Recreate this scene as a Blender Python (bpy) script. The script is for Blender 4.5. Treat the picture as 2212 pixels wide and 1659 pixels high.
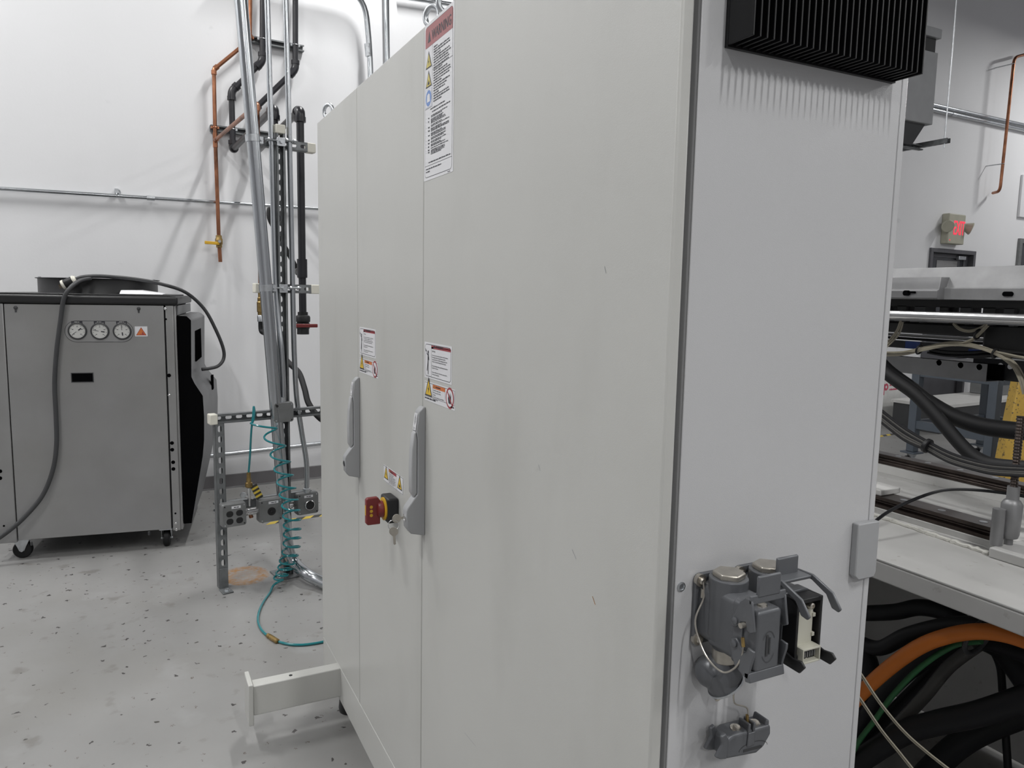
import bpy, bmesh, math, random
from mathutils import Vector, Matrix
random.seed(7)
V = Vector
sc = bpy.context.scene
for o in list(bpy.data.objects): bpy.data.objects.remove(o)
COL = sc.collection
# ------------------------------------------------------------------ camera
F, YAW, PITCH, ROLL, EYE = 1613.3, .4676, .1181, .0191, 1.5
IW, IH = 2212, 1659
_f = V((math.sin(YAW)*math.cos(PITCH), math.cos(YAW)*math.cos(PITCH), -math.sin(PITCH)))
_r = V((math.cos(YAW), -math.sin(YAW), 0)); _u = _r.cross(_f)
_r2 = math.cos(ROLL)*_r + math.sin(ROLL)*_u; _u2 = -math.sin(ROLL)*_r + math.cos(ROLL)*_u
cd = bpy.data.cameras.new('camera'); cam = bpy.data.objects.new('camera', cd); COL.objects.link(cam)
cd.sensor_fit = 'HORIZONTAL'; cd.sensor_width = 36; cd.lens = F/IW*36; cd.clip_start = .02; cd.clip_end = 100
cam.matrix_world = Matrix.Translation((0, 0, EYE)) @ Matrix((_r2, _u2, -_f)).transposed().to_4x4()
sc.camera = cam
EYEP = V((0, 0, EYE))
def hit(px, py, p0, n):
    """point where the sight line of a photo pixel meets a real plane of the room"""
    d = _f + _r2*((px-IW/2)/F) + _u2*((IH/2-py)/F); p0 = V(p0); n = V(n)
    return EYEP + d*((p0-EYEP).dot(n)/d.dot(n))
def atX(px, py, x): return hit(px, py, (x, 0, 0), (1, 0, 0))
def atY(px, py, y): return hit(px, py, (0, y, 0), (0, 1, 0))
def atZ(px, py, z=0): return hit(px, py, (0, 0, z), (0, 0, 1))
# ------------------------------------------------------------------ world, lights, exposure
sc.view_settings.view_transform = 'Standard'; sc.view_settings.look = 'None'
sc.view_settings.gamma = 1; sc.view_settings.use_curve_mapping = False
sc.view_settings.exposure = -0.75
w = bpy.data.worlds.new('world'); sc.world = w; w.use_nodes = True
w.node_tree.nodes['Background'].inputs[0].default_value = (.8, .85, 1, 1)
w.node_tree.nodes['Background'].inputs[1].default_value = .02
sc.cycles.max_bounces = 6; sc.cycles.diffuse_bounces = 4; sc.cycles.glossy_bounces = 4
sc.cycles.use_denoising = True
CEIL = 6.5; LAMPZ = 5.28
LAMPS = [(-5.2, 4.6), (-1.7, 4.6), (1.8, 4.6), (12.4, 4.6), (-1.7, 1.0), (.85, -2.0), (6., -1.1), (10.5, -1.1), (-1.7, -4.8), (4., -5.), (9., -5.)]
for i, (x, y) in enumerate(LAMPS):
    ld = bpy.data.lights.new('ceiling_lamp_light', 'AREA'); ld.shape = 'RECTANGLE'
    ld.size = .12; ld.size_y = 1.2; ld.energy = 165; ld.color = (1, .998, .985)
    lo = bpy.data.objects.new('ceiling_lamp_light', ld); COL.objects.link(lo); lo.location = (x, y, LAMPZ)
# ------------------------------------------------------------------ materials
def mat(name, col, rough=.5, metal=0., var=.06, scale=8., bump=0., bscale=200., spec=.5, emit=None, stretch=None, coat=0.):
    m = bpy.data.materials.new(name); m.use_nodes = True; nt = m.node_tree; N = nt.nodes; L = nt.links
    b = N['Principled BSDF']; b.inputs['Roughness'].default_value = rough; b.inputs['Metallic'].default_value = metal
    b.inputs['Specular IOR Level'].default_value = spec; b.inputs['Coat Weight'].default_value = coat
    tc = N.new('ShaderNodeTexCoord'); nz = N.new('ShaderNodeTexNoise'); nz.inputs['Scale'].default_value = scale; nz.inputs['Detail'].default_value = 5
    if stretch:
        mp = N.new('ShaderNodeMapping'); mp.inputs['Scale'].default_value = stretch
        L.new(tc.outputs['Object'], mp.inputs[0]); L.new(mp.outputs[0], nz.inputs['Vector'])
    else: L.new(tc.outputs['Object'], nz.inputs['Vector'])
    r = N.new('ShaderNodeValToRGB'); e = r.color_ramp.elements
    e[0].position = .3; e[1].position = .7
    e[0].color = (*[c*(1-var) for c in col], 1); e[1].color = (*[min(1, c*(1+var)) for c in col], 1)
    L.new(nz.outputs['Fac'], r.inputs[0]); L.new(r.outputs[0], b.inputs['Base Color'])
    if bump:
        bn = N.new('ShaderNodeTexNoise'); bn.inputs['Scale'].default_value = bscale; L.new(tc.outputs['Object'], bn.inputs['Vector'])
        bp = N.new('ShaderNodeBump'); bp.inputs['Strength'].default_value = bump; bp.inputs['Distance'].default_value = .002
        L.new(bn.outputs['Fac'], bp.inputs['Height']); L.new(bp.outputs[0], b.inputs['Normal'])
    if emit:
        b.inputs['Emission Color'].default_value = (*emit[0], 1); b.inputs['Emission Strength'].default_value = emit[1]
    return m
def splat(m, col, scale, lo, hi, src='noise', seed=0., stretch=None, amt=1.):
    """lay wear marks of another colour over a material"""
    nt = m.node_tree; N = nt.nodes; L = nt.links; b = N['Principled BSDF']
    base = b.inputs['Base Color'].links[0].from_socket
    tc = N.new('ShaderNodeTexCoord'); mp = N.new('ShaderNodeMapping'); mp.inputs['Location'].default_value = (seed, seed*1.7, seed*.3)
    if stretch: mp.inputs['Scale'].default_value = stretch
    L.new(tc.outputs['Object'], mp.inputs[0])
    if src == 'noise':
        t = N.new('ShaderNodeTexNoise'); t.inputs['Scale'].default_value = scale; t.inputs['Detail'].default_value = 4; out = t.outputs['Fac']
    else:
        t = N.new('ShaderNodeTexVoronoi'); t.inputs['Scale'].default_value = scale; out = t.outputs['Distance']
    L.new(mp.outputs[0], t.inputs['Vector'])
    r = N.new('ShaderNodeMapRange'); r.inputs['From Min'].default_value = lo; r.inputs['From Max'].default_value = hi
    r.inputs['To Max'].default_value = amt
    L.new(out, r.inputs['Value'])
    mx = N.new('ShaderNodeMix'); mx.data_type = 'RGBA'; mx.inputs['B'].default_value = (*col, 1)
    L.new(r.outputs[0], mx.inputs['Factor']); L.new(base, mx.inputs['A']); L.new(mx.outputs['Result'], b.inputs['Base Color'])
    return r, mx
M = {}
M['wall'] = mat('wall_paint', (.735, .738, .752), .62, var=.02, scale=1.2, bump=.15, bscale=60)
splat(M['wall'], (.42, .42, .44), 5., .72, .80, seed=3, amt=.35)
M['ceil'] = mat('ceiling_deck', (.20, .20, .21), .8); M['wall2'] = mat('far_wall_paint', (.40, .40, .42), .7)
M['floor'] = mat('floor_paint', (.262, .26, .255), .42, var=.10, scale=1.6, bump=.12, bscale=30)
splat(M['floor'], (.19, .18, .155), 1.1, .52, .75, seed=5, amt=.45)
splat(M['floor'], (.14, .13, .115), 9., .62, .72, seed=2.2, amt=.5)
splat(M['floor'], (.32, .32, .32), 4., .60, .72, seed=9, amt=.5)
def chips(m, col, scale, size, seed, cut):
    """small dark chips in the paint, some cells only"""
    nt = m.node_tree; N = nt.nodes; L = nt.links; b = N['Principled BSDF']; base = b.inputs['Base Color'].links[0].from_socket
    tc = N.new('ShaderNodeTexCoord'); mp = N.new('ShaderNodeMapping'); mp.inputs['Location'].default_value = (seed, seed*2.3, 0); L.new(tc.outputs['Object'], mp.inputs[0])
    nz = N.new('ShaderNodeTexNoise'); nz.inputs['Scale'].default_value = scale*5; L.new(mp.outputs[0], nz.inputs['Vector'])
    ad = N.new('ShaderNodeMix'); ad.data_type = 'VECTOR'; ad.inputs['Factor'].default_value = .035; L.new(mp.outputs[0], ad.inputs['A']); L.new(nz.outputs['Color'], ad.inputs['B'])
    vo = N.new('ShaderNodeTexVoronoi'); vo.voronoi_dimensions = '2D'; vo.inputs['Scale'].default_value = scale; L.new(ad.outputs['Result'], vo.inputs['Vector'])
    sp = N.new('ShaderNodeSeparateColor'); L.new(vo.outputs['Color'], sp.inputs[0])
    sz = N.new('ShaderNodeMapRange'); sz.inputs['From Min'].default_value = cut; sz.inputs['From Max'].default_value = 1; sz.inputs['To Max'].default_value = size; L.new(sp.outputs[0], sz.inputs['Value'])
    lt = N.new('ShaderNodeMath'); lt.operation = 'LESS_THAN'; L.new(vo.outputs['Distance'], lt.inputs[0]); L.new(sz.outputs[0], lt.inputs[1])
    mx = N.new('ShaderNodeMix'); mx.data_type = 'RGBA'; mx.inputs['B'].default_value = (*col, 1); L.new(lt.outputs[0], mx.inputs['Factor']); L.new(base, mx.inputs['A']); L.new(mx.outputs['Result'], b.inputs['Base Color'])
chips(M['floor'], (.055, .05, .05), 12., .10, 1.7, .42); chips(M['floor'], (.12, .10, .09), 26., .12, 4.1, .78); chips(M['floor'], (.06, .055, .05), 5.5, .05, 7.3, .5)
M['base'] = mat('vinyl_base', (.13, .125, .13), .5)
M['cab'] = mat('cabinet_powder_coat', (.53, .53, .508), .33, var=.025, scale=2.5, bump=.10, bscale=900)
splat(M['cab'], (.40, .40, .375), 4., .54, .78, seed=1.3, stretch=(1, 1, .35), amt=.42)
M['cabside'] = mat('side_panel_powder_coat', (.545, .547, .558), .24, var=.02, scale=2.5, bump=.10, bscale=700)
M['cabgrey'] = mat('handle_grey', (.36, .365, .375), .42, var=.03)
M['grip'] = mat('grip_grey', (.42, .425, .435), .40, var=.02)
M['gasket'] = mat('dark_gasket', (.02, .02, .022), .7)
M['chrome'] = mat('bright_steel', (.72, .72, .72), .22, 1)
M['steel'] = mat('galvanised_steel', (.56, .58, .60), .36, 1, var=.16, scale=30)
M['conduit'] = mat('conduit_steel', (.50, .52, .54), .24, 1, var=.10, scale=12, stretch=(1, 1, .2))
M['strut'] = mat('strut_steel', (.20, .21, .215), .48, .6, var=.22, scale=18)
M['boxgrey'] = mat('cast_box_grey', (.20, .205, .205), .45, .35, var=.12, scale=14)
M['black'] = mat('black_plastic', (.012, .012, .013), .45)
M['shade_black'] = mat('painted_shade_black', (.004, .004, .0045), .95, spec=.0)  # near-black stands in for shade inside openings; also the black side cover end
M['blackm'] = mat('black_anodised', (.006, .006, .007), .38, spec=.4)
M['rubber'] = mat('black_rubber', (.008, .008, .009), .6, spec=.35)
M['pvc'] = mat('pvc_grey', (.018, .018, .022), .32, var=.05)
M['copper'] = mat('copper_pipe', (.34, .15, .085), .34, .9, var=.35, scale=9)
splat(M['copper'], (.09, .045, .03), 5., .58, .70, seed=4, amt=.8)
M['brass'] = mat('brass', (.36, .25, .10), .38, .9, var=.25, scale=40)
M['capw'] = mat('cream_end_cap', (.70, .68, .60), .5)
M['red'] = mat('red_plastic', (.19, .022, .022), .42, var=.08)
M['yellow'] = mat('yellow_plastic', (.62, .36, .02), .45)
M['white'] = mat('label_white', (.74, .74, .76), .4, var=.01)
M['ink'] = mat('ink_black', (.035, .035, .045), .5)
M['lred'] = mat('label_red', (.34, .045, .055), .45)
M['lred2'] = mat('faded_label_red', (.36, .12, .125), .45)
M['lorange'] = mat('label_orange', (.62, .17, .04), .45)
M['lyellow'] = mat('label_yellow', (.74, .49, .035), .45)
M['lyellow2'] = mat('faded_label_yellow', (.60, .50, .12), .45)
M['lblue'] = mat('label_blue', (.16, .28, .60), .45)
M['silver'] = mat('chiller_silver', (.35, .35, .352), .42, .55, var=.06, scale=3, bump=.2, bscale=500)
splat(M['silver'], (.23, .225, .20), 1.6, .45, .75, seed=6, amt=.4)
M['charcoal'] = mat('charcoal_plastic', (.045, .046, .049), .5)
M['lid'] = mat('lid_black', (.012, .012, .013), .42)
M['grey'] = mat('grey_plastic', (.15, .152, .158), .48)
M['dial'] = mat('dial_white', (.62, .62, .60), .3)
M['teal'] = mat('teal_hose', (.012, .20, .225), .18, spec=.6, coat=.4)
M['tape_y'] = mat('tape_yellow', (.68, .50, .06), .5); M['tape_k'] = mat('tape_black', (.04, .04, .035), .5)
M['castgrey'] = mat('cast_connector_grey', (.125, .13, .14), .36, .25, var=.06, scale=20)
M['nickel'] = mat('nickel', (.50, .47, .42), .34, .9, var=.12, scale=60)
M['beige'] = mat('beige_insert', (.50, .49, .42), .45)
M['alu'] = mat('machine_aluminium', (.30, .30, .305), .55, .25, var=.16, scale=14)
M['alud'] = mat('machine_grey_metal', (.26, .26, .265), .45, .5, var=.14, scale=12)
M['bed'] = mat('bed_grey_paint', (.58, .575, .56), .45, var=.07, scale=6)
splat(M['bed'], (.28, .25, .22), 30., .66, .76, seed=8, amt=.6)
M['rail'] = mat('oily_rail', (.055, .043, .038), .30, .7, var=.4, scale=14)
M['sealant'] = mat('sealant_white', (.66, .65, .60), .5, bump=.5, bscale=80)
M['orange'] = mat('orange_cable', (.62, .17, .02), .5)
M['cblack'] = mat('black_cable', (.009, .009, .011), .5, spec=.35)
M['cgrey'] = mat('grey_cable', (.075, .072, .068), .5)
M['cbeige'] = mat('beige_cable', (.36, .33, .26), .5)
M['cgreen'] = mat('green_cable', (.03, .14, .05), .5)
M['bluegrey'] = mat('blue_grey_paint', (.075, .09, .11), .45, var=.06)
M['ypaint'] = mat('chipped_yellow_paint', (.47, .30, .055), .5, var=.10)
splat(M['ypaint'], (.06, .05, .04), 45., .60, .66, seed=2, amt=.9)
M['hvac'] = mat('heater_grey', (.30, .305, .315), .5, .2)
M['door'] = mat('door_grey', (.09, .09, .10), .45)
M['glassd'] = mat('door_glass', (.05, .052, .06), .08)
M['exit'] = mat('exit_red', (.5, .02, .04), .4, emit=((1, .05, .10), 1.5))
M['exitc'] = mat('sign_cream', (.42, .41, .33), .5)
M['wbox'] = mat('white_bin', (.70, .70, .68), .45)
M['pink'] = mat('pink_print', (.55, .08, .14), .5)
M['bluet'] = mat('blue_tape', (.02, .06, .28), .5)
M['rust'] = mat('rust_stain', (.36, .16, .04), .7, var=.3, scale=40)
def rust_on_floor(c):
    nt = M['floor'].node_tree; N = nt.nodes; L = nt.links; b = N['Principled BSDF']; base = b.inputs['Base Color'].links[0].from_socket
    tc = N.new('ShaderNodeTexCoord'); mp = N.new('ShaderNodeMapping'); mp.vector_type = 'TEXTURE'
    mp.inputs['Location'].default_value = (c[0], c[1], 0); mp.inputs['Scale'].default_value = (.125, .15, 1)
    ln = N.new('ShaderNodeVectorMath'); ln.operation = 'LENGTH'; L.new(tc.outputs['Object'], mp.inputs[0]); L.new(mp.outputs[0], ln.inputs[0])
    nz = N.new('ShaderNodeTexNoise'); nz.inputs['Scale'].default_value = 38; nz.inputs['Detail'].default_value = 6; L.new(tc.outputs['Object'], nz.inputs['Vector'])
    r = N.new('ShaderNodeValToRGB'); e = r.color_ramp.elements; e[0].position = .0; e[0].color = (.28, .28, .28, 1); e[1].position = 1.0; e[1].color = (0, 0, 0, 1)
    for p, v in ((.42, .45), (.66, 1.), (.88, .85)):
        q = e.new(p); q.color = (v, v, v, 1)
    L.new(ln.outputs['Value'], r.inputs[0])
    mr = N.new('ShaderNodeMapRange'); mr.inputs['From Min'].default_value = .32; mr.inputs['From Max'].default_value = .60; L.new(nz.outputs['Fac'], mr.inputs['Value'])
    mu = N.new('ShaderNodeMath'); mu.operation = 'MULTIPLY'; L.new(r.outputs[0], mu.inputs[0]); L.new(mr.outputs[0], mu.inputs[1])
    mx = N.new('ShaderNodeMix'); mx.data_type = 'RGBA'; mx.inputs['B'].default_value = (.30, .15, .045, 1)
    L.new(mu.outputs[0], mx.inputs['Factor']); L.new(base, mx.inputs['A']); L.new(mx.outputs['Result'], b.inputs['Base Color'])
# ------------------------------------------------------------------ mesh helpers
I4 = Matrix.Identity(4)
def frame(o, eu, ev, en): return Matrix.Translation(V(o)) @ Matrix((V(eu), V(ev), V(en))).transposed().to_4x4()
WM = {}                                              # world matrices of built objects
def cr(pts, k=6, closed=False):
    """smooth curve through points"""
    P = [V(p) for p in pts]; out = []
    for i in range(len(P)-1):
        a = P[max(i-1, 0)]; b = P[i]; c = P[i+1]; d = P[min(i+2, len(P)-1)]
        for j in range(k):
            t = j/k; out.append(.5*((2*b)+(c-a)*t+(2*a-5*b+4*c-d)*t*t+(3*b-a-3*c+d)*t**3))
    return out+[P[-1]]
def bend(pts, r, k=6):
    """straight runs joined by rounded corners of radius r"""
    P = [V(p) for p in pts]; out = [P[0]]
    for i in range(1, len(P)-1):
        a = (P[i-1]-P[i]); b = (P[i+1]-P[i]); d = min(r, a.length*.48, b.length*.48); s = P[i]+a.normalized()*d; e = P[i]+b.normalized()*d
        for j in range(k+1):
            t = j/k; out.append(s*(1-t)**2+P[i]*2*t*(1-t)+e*t*t)
    return out+[P[-1]]
class MB:
    def __init__(s, M=None): s.v = []; s.f = []; s.m = []; s.M = M or I4
    def add(s, vs, fs, mi=0):
        n = len(s.v); s.v += [s.M @ V(v) for v in vs]; s.f += [tuple(i+n for i in f) for f in fs]; s.m += [mi]*len(fs); return s
    def box(s, lo, hi, mi=0):
        x0, y0, z0 = lo; x1, y1, z1 = hi
        vs = [(x, y, z) for x in (x0, x1) for y in (y0, y1) for z in (z0, z1)]
        return s.add(vs, [(0, 1, 3, 2), (4, 6, 7, 5), (0, 4, 5, 1), (2, 3, 7, 6), (0, 2, 6, 4), (1, 5, 7, 3)], mi)
    def bar(s, p0, p1, w, h, up=(0, 0, 1), mi=0):
        p0 = V(p0); p1 = V(p1); d = (p1-p0).normalized(); sd = d.cross(V(up)).normalized()*(w/2); u = sd.cross(d).normalized()*(h/2)
        vs = [p+a*sd+b*u for p in (p0, p1) for a in (-1, 1) for b in (-1, 1)]
        return s.add(vs, [(0, 1, 3, 2), (4, 6, 7, 5), (0, 4, 5, 1), (2, 3, 7, 6), (0, 2, 6, 4), (1, 5, 7, 3)], mi)
    def tube(s, pts, r, n=10, mi=0, closed=False):
        P = [V(p) for p in pts]; vs = []; N = len(P); rr = r if isinstance(r, (list, tuple)) else [r]*N
        t0 = (P[1]-P[0]).normalized(); a = t0.orthogonal().normalized()
        for i, p in enumerate(P):
            t = (P[min(i+1, N-1)]-P[max(i-1, 0)]).normalized() if not closed else (P[(i+1) % N]-P[i-1]).normalized()
            a = (a-t*a.dot(t)).normalized(); b = t.cross(a)
            vs += [p+(a*math.cos(q)+b*math.sin(q))*rr[i] for q in [2*math.pi*k/n for k in range(n)]]
        fs = []
        for i in range(N if closed else N-1):
            j = (i+1) % N
            fs += [(i*n+k, i*n+(k+1) % n, j*n+(k+1) % n, j*n+k) for k in range(n)]
        if not closed: fs += [tuple(reversed(range(n))), tuple((N-1)*n+k for k in range(n))]
        return s.add(vs, fs, mi)
    def cyl(s, p0, p1, r, r1=None, n=20, mi=0): return s.tube([p0, p1], [r, r if r1 is None else r1], n, mi)
    def lathe(s, o, axis, prof, n=24, mi=0):
        o = V(o); ax = V(axis).normalized(); a = ax.orthogonal().normalized(); b = ax.cross(a); vs = []; fs = []
        for r, h in prof: vs += [o+ax*h+(a*math.cos(2*math.pi*k/n)+b*math.sin(2*math.pi*k/n))*max(r, 1e-5) for k in range(n)]
        for i in range(len(prof)-1): fs += [(i*n+k, i*n+(k+1) % n, (i+1)*n+(k+1) % n, (i+1)*n+k) for k in range(n)]
        if prof[0][0] > 1e-4: fs.append(tuple(reversed(range(n))))
        if prof[-1][0] > 1e-4: fs.append(tuple((len(prof)-1)*n+k for k in range(n)))
        return s.add(vs, fs, mi)
    def torus(s, o, axis, R, r, n=28, k=10, mi=0):
        o = V(o); ax = V(axis).normalized(); a = ax.orthogonal().normalized(); b = ax.cross(a)
        return s.tube([o+(a*math.cos(2*math.pi*i/n)+b*math.sin(2*math.pi*i/n))*R for i in range(n)], r, k, mi, True)
    def ball(s, o, r, n=14, mi=0, sz=1.):
        return s.lathe(o, (0, 0, 1), [(r*math.sin(math.pi*i/8), -r*sz*math.cos(math.pi*i/8)) for i in range(9)], n, mi)
    def prism(s, poly, fr, d0, d1, mi=0, caps=(None, None)):
        n = len(poly); vs = [fr @ V((u, v, d0)) for u, v in poly]+[fr @ V((u, v, d1)) for u, v in poly]
        s.add(vs, [(i, (i+1) % n, n+(i+1) % n, n+i) for i in range(n)], mi)
        k = len(s.v)-2*n
        s.f += [tuple(k+i for i in reversed(range(n))), tuple(k+n+i for i in range(n))]
        s.m += [mi if caps[0] is None else caps[0], mi if caps[1] is None else caps[1]]
        return s
    def holed(s, fr, x0, x1, y0, y1, cx, cy, ha, hb, t=.003, mi=0, K=20):
        """one cell of sheet metal pierced by a slot (half length ha along x, half width hb)"""
        O = []; H = []
        r = min(ha, hb)
        ang = sorted(set([2*math.pi*k/K for k in range(K)]+[math.atan2(yy-cy, xx-cx) % (2*math.pi) for xx in (x0, x1) for yy in (y0, y1)]))
        for q in ang:
            c, sn = math.cos(q), math.sin(q)
            tx = ((x1-cx) if c > 0 else (x0-cx))/c if abs(c) > 1e-9 else 1e9; ty = ((y1-cy) if sn > 0 else (y0-cy))/sn if abs(sn) > 1e-9 else 1e9
            k = min(tx, ty); O.append((cx+c*k, cy+sn*k))
            H.append((cx+r*c+(ha-r)*(1 if c > .02 else -1 if c < -.02 else 0), cy+r*sn+(hb-r)*(1 if sn > .02 else -1 if sn < -.02 else 0)))
        n = len(ang); vs = [fr @ V((*p, z)) for z in (0, -t) for L in (O, H) for p in L]; fs = []
        for i in range(n):
            j = (i+1) % n
            fs += [(i, j, n+j, n+i), (2*n+j, 2*n+i, 3*n+i, 3*n+j), (n+i, n+j, 3*n+j, 3*n+i)]
        return s.add(vs, fs, mi)
    def build(s, name, mats, parent=None, bevel=0., seg=2, angle=38, smooth=True):
        if not isinstance(mats, (list, tuple)): mats = [mats]
        P = WM[parent.name] if parent else I4
        lo = V([min(v[i] for v in s.v) for i in range(3)]); hi = V([max(v[i] for v in s.v) for i in range(3)])
        c = (lo+hi)/2
        if not parent: c.z = lo.z
        Q = P.to_3x3().to_4x4(); Wm = Matrix.Translation(c) @ Q; inv = Wm.inverted()
        me = bpy.data.meshes.new(name); me.from_pydata([inv @ v for v in s.v], [], s.f)
        for m in mats: me.materials.append(M[m])
        me.polygons.foreach_set('material_index', s.m)
        bm = bmesh.new(); bm.from_mesh(me); bmesh.ops.recalc_face_normals(bm, faces=bm.faces); bm.to_mesh(me); bm.free()
        if smooth:
            me.polygons.foreach_set('use_smooth', [True]*len(me.polygons)); me.set_sharp_from_angle(angle=math.radians(angle))
        o = bpy.data.objects.new(name, me); COL.objects.link(o)
        if parent: o.parent = parent
        o.matrix_basis = P.inverted() @ Wm; WM[o.name] = Wm
        if bevel:
            b = o.modifiers.new('bevel', 'BEVEL'); b.width = bevel; b.segments = seg; b.limit_method = 'ANGLE'; b.angle_limit = math.radians(40)
        return o
def tag(o, label=None, cat=None, group=None, kind=None):
    if label: o['label'] = label
    if cat: o['category'] = cat
    if group: o['group'] = group
    if kind: o['kind'] = kind
    return o
def thing(name, loc, label, cat, group=None, rz=0.):
    o = bpy.data.objects.new(name, None); COL.objects.link(o); o.empty_display_size = .1
    o.matrix_basis = Matrix.Translation(V(loc)) @ Matrix.Rotation(rz, 4, 'Z'); WM[o.name] = o.matrix_basis.copy()
    return tag(o, label, cat, group)
def clone(o, parent, move):
    """a copy sharing the mesh, shifted in world space"""
    c = o.copy(); COL.objects.link(c); c.parent = parent
    Wm = Matrix.Translation(V(move)) @ WM[o.name]; WM[c.name] = Wm; c.matrix_basis = WM[parent.name].inverted() @ Wm if parent else Wm
    return c
def one(name, mb, m, label, cat, group=None, **k): return tag(mb.build(name, m, None, **k), label, cat, group)
_txt = {}
def glyphs(s):
    if s not in _txt:
        cu = bpy.data.curves.new('t', 'FONT'); cu.body = s; cu.size = 1; cu.resolution_u = 2; ob = bpy.data.objects.new('t', cu)
        me = ob.to_mesh(); _txt[s] = ([tuple(v.co[:2]) for v in me.vertices], [tuple(p.vertices) for p in me.polygons])
        ob.to_mesh_clear(); bpy.data.objects.remove(ob); bpy.data.curves.remove(cu)
    return _txt[s]
class Print:
    """flat printing on a surface: u right, v up, in metres, each layer a hair above the last"""
    def __init__(s, mb, fr, lift=.00022): s.mb = mb; s.fr = fr; s.l = lift
    def poly(s, pts, mi, lay): s.mb.add([s.fr @ V((u, v, s.l*lay)) for u, v in pts], [tuple(range(len(pts)))], mi); return s
    def rect(s, u0, v0, u1, v1, mi, lay, r=0.):
        if not r: return s.poly([(u0, v0), (u1, v0), (u1, v1), (u0, v1)], mi, lay)
        P = []
        for cx, cy, a in ((u1-r, v0+r, -90), (u1-r, v1-r, 0), (u0+r, v1-r, 90), (u0+r, v0+r, 180)):
            P += [(cx+r*math.cos(math.radians(a+k*22.5)), cy+r*math.sin(math.radians(a+k*22.5))) for k in range(5)]
        return s.poly(P, mi, lay)
    def disc(s, u, v, r, mi, lay, n=24, ry=None): return s.poly([(u+r*math.cos(2*math.pi*k/n), v+(ry or r)*math.sin(2*math.pi*k/n)) for k in range(n)], mi, lay)
    def line(s, u0, v0, u1, v1, w, mi, lay):
        d = V((u1-u0, v1-v0)); n = V((-d.y, d.x)).normalized()*w/2
        return s.poly([(u0+n.x, v0+n.y), (u0-n.x, v0-n.y), (u1-n.x, v1-n.y), (u1+n.x, v1+n.y)], mi, lay)
    def text(s, t, u, v, size, mi, lay, width=None, center=False, bold=0.):
        vs, fs = glyphs(t); w = max(p[0] for p in vs); k = size*1.0; sx = k if not width else min(k*1.2, width/w)
        o = u-(w*sx/2 if center else 0)
        for dx in ((0, bold) if bold else (0,)): s.mb.add([s.fr @ V((o+dx+a*sx, v+b*k, s.l*(lay+(.4 if dx else 0)))) for a, b in vs], fs, mi)
        return s
    def words(s, u0, u1, v, h, mi, lay, seed):
        R = random.Random(seed); u = u0
        while u < u1-.004:
            w = min(R.uniform(.005, .016), u1-u); s.rect(u, v, u+w, v+h*R.uniform(.8, 1.1), mi, lay); u += w+.0022
        return s
# ================================================================== THE ROOM
WB = math.radians(4.0); WP = V((.48, 5.93, 0)); WX = V((math.cos(WB), math.sin(WB), 0)); WN = V((math.sin(WB), -math.cos(WB), 0))
def wall(px, py, off=0.): return hit(px, py, WP+WN*off, WN)
def onwall(x, z, off=0.): return WP+WX*((x-WP.x)/WX.x)+WN*off+V((0, 0, z))
def st(name, mb, m, parent=None, **k): return tag(mb.build(name, m, parent, **k), kind='structure' if not parent else None)
rust_on_floor(atZ(530, 1243))
fl = MB().box((-6, -7, -.12), (14, 8, 0)).build('floor', 'floor', None)
fl.data.transform(Matrix.Translation(fl.location)); fl.location = (0, 0, 0); tag(fl, kind='structure'); WM[fl.name] = I4.copy()
WF = frame(WP, WX, (0, 0, 1), WN)                               # wall frame: u along the wall, v up, n into the room
WFi = WF.inverted()
def wl(px, py, off=0.): p = WFi @ wall(px, py, off); return p.x, p.y
# door opening in the back wall
du0, dv1 = wl(2008, 535); du1, _ = wl(2105, 541)
mb = MB(WF); mb.box((-7, 0, -.2), (du0, CEIL, 0)); mb.box((du1, 0, -.2), (15, CEIL, 0)); mb.box((du0, dv1, -.2), (du1, CEIL, 0))
st('wall_back', mb, 'wall')
st('wall_left', MB().box((-6.2, -7, 0), (-6, 6, CEIL)), 'wall2'); st('wall_right', MB().box((13.4, -7, 0), (13.6, 7.2, CEIL)), 'wall2')
st('wall_front', MB().box((-6, -7.2, 0), (13.4, -7, CEIL)), 'wall2'); st('ceiling', MB().box((-6.2, -7.2, CEIL), (13.6, 8, CEIL+.2)), 'ceil')
bb = st('baseboard_back', MB(WF).box((-7, 0, 0), (du0-.02, .105, .012)).box((du1+.02, 0, 0), (14, .105, .012)), 'base', bevel=.004)
MB(WF).box((-7, 0, .012), (du0-.02, .012, .022)).build('floor_lip', 'alud', bb)
dr = bpy.data.objects.new('door_1', None); COL.objects.link(dr); dr.matrix_basis = WF @ Matrix.Translation(((du0+du1)/2, 0, 0)); WM[dr.name] = dr.matrix_basis.copy(); tag(dr, kind='structure')
mb = MB(WF)
for a, b in ((du0, du0+.055), (du1-.055, du1)): mb.box((a, 0, -.12), (b, dv1-.055, .03))
mb.box((du0, dv1-.055, -.12), (du1, dv1, .03)); mb.build('door_frame', 'door', dr, bevel=.004)
lf = MB(WF)
lf.box((du0+.06, .01, -.09), (du0+.16, dv1-.06, -.05)); lf.box((du1-.16, .01, -.09), (du1-.06, dv1-.06, -.05)); lf.box((du0+.16, dv1-.11, -.09), (du1-.16, dv1-.06, -.05)); lf.box((du0+.16, .01, -.09), (du1-.16, .9, -.05))
lfo = lf.build('door_leaf', 'door', dr)
MB(WF).box((du0+.16, .9, -.075), (du1-.16, dv1-.11, -.065)).build('pane', 'glassd', lfo)
MB(WF).box((du1-.36, dv1-.13, -.05), (du1-.18, dv1-.075, -.005)).build('door_closer', 'steel', dr, bevel=.006)
MB(WF).box((du0+.3, dv1-.33, -.0645), (du1-.3, dv1-.15, -.06)).build('glass_reflection', 'silver', dr)  # grey plate stands in for the light reflected in the door glass
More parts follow.
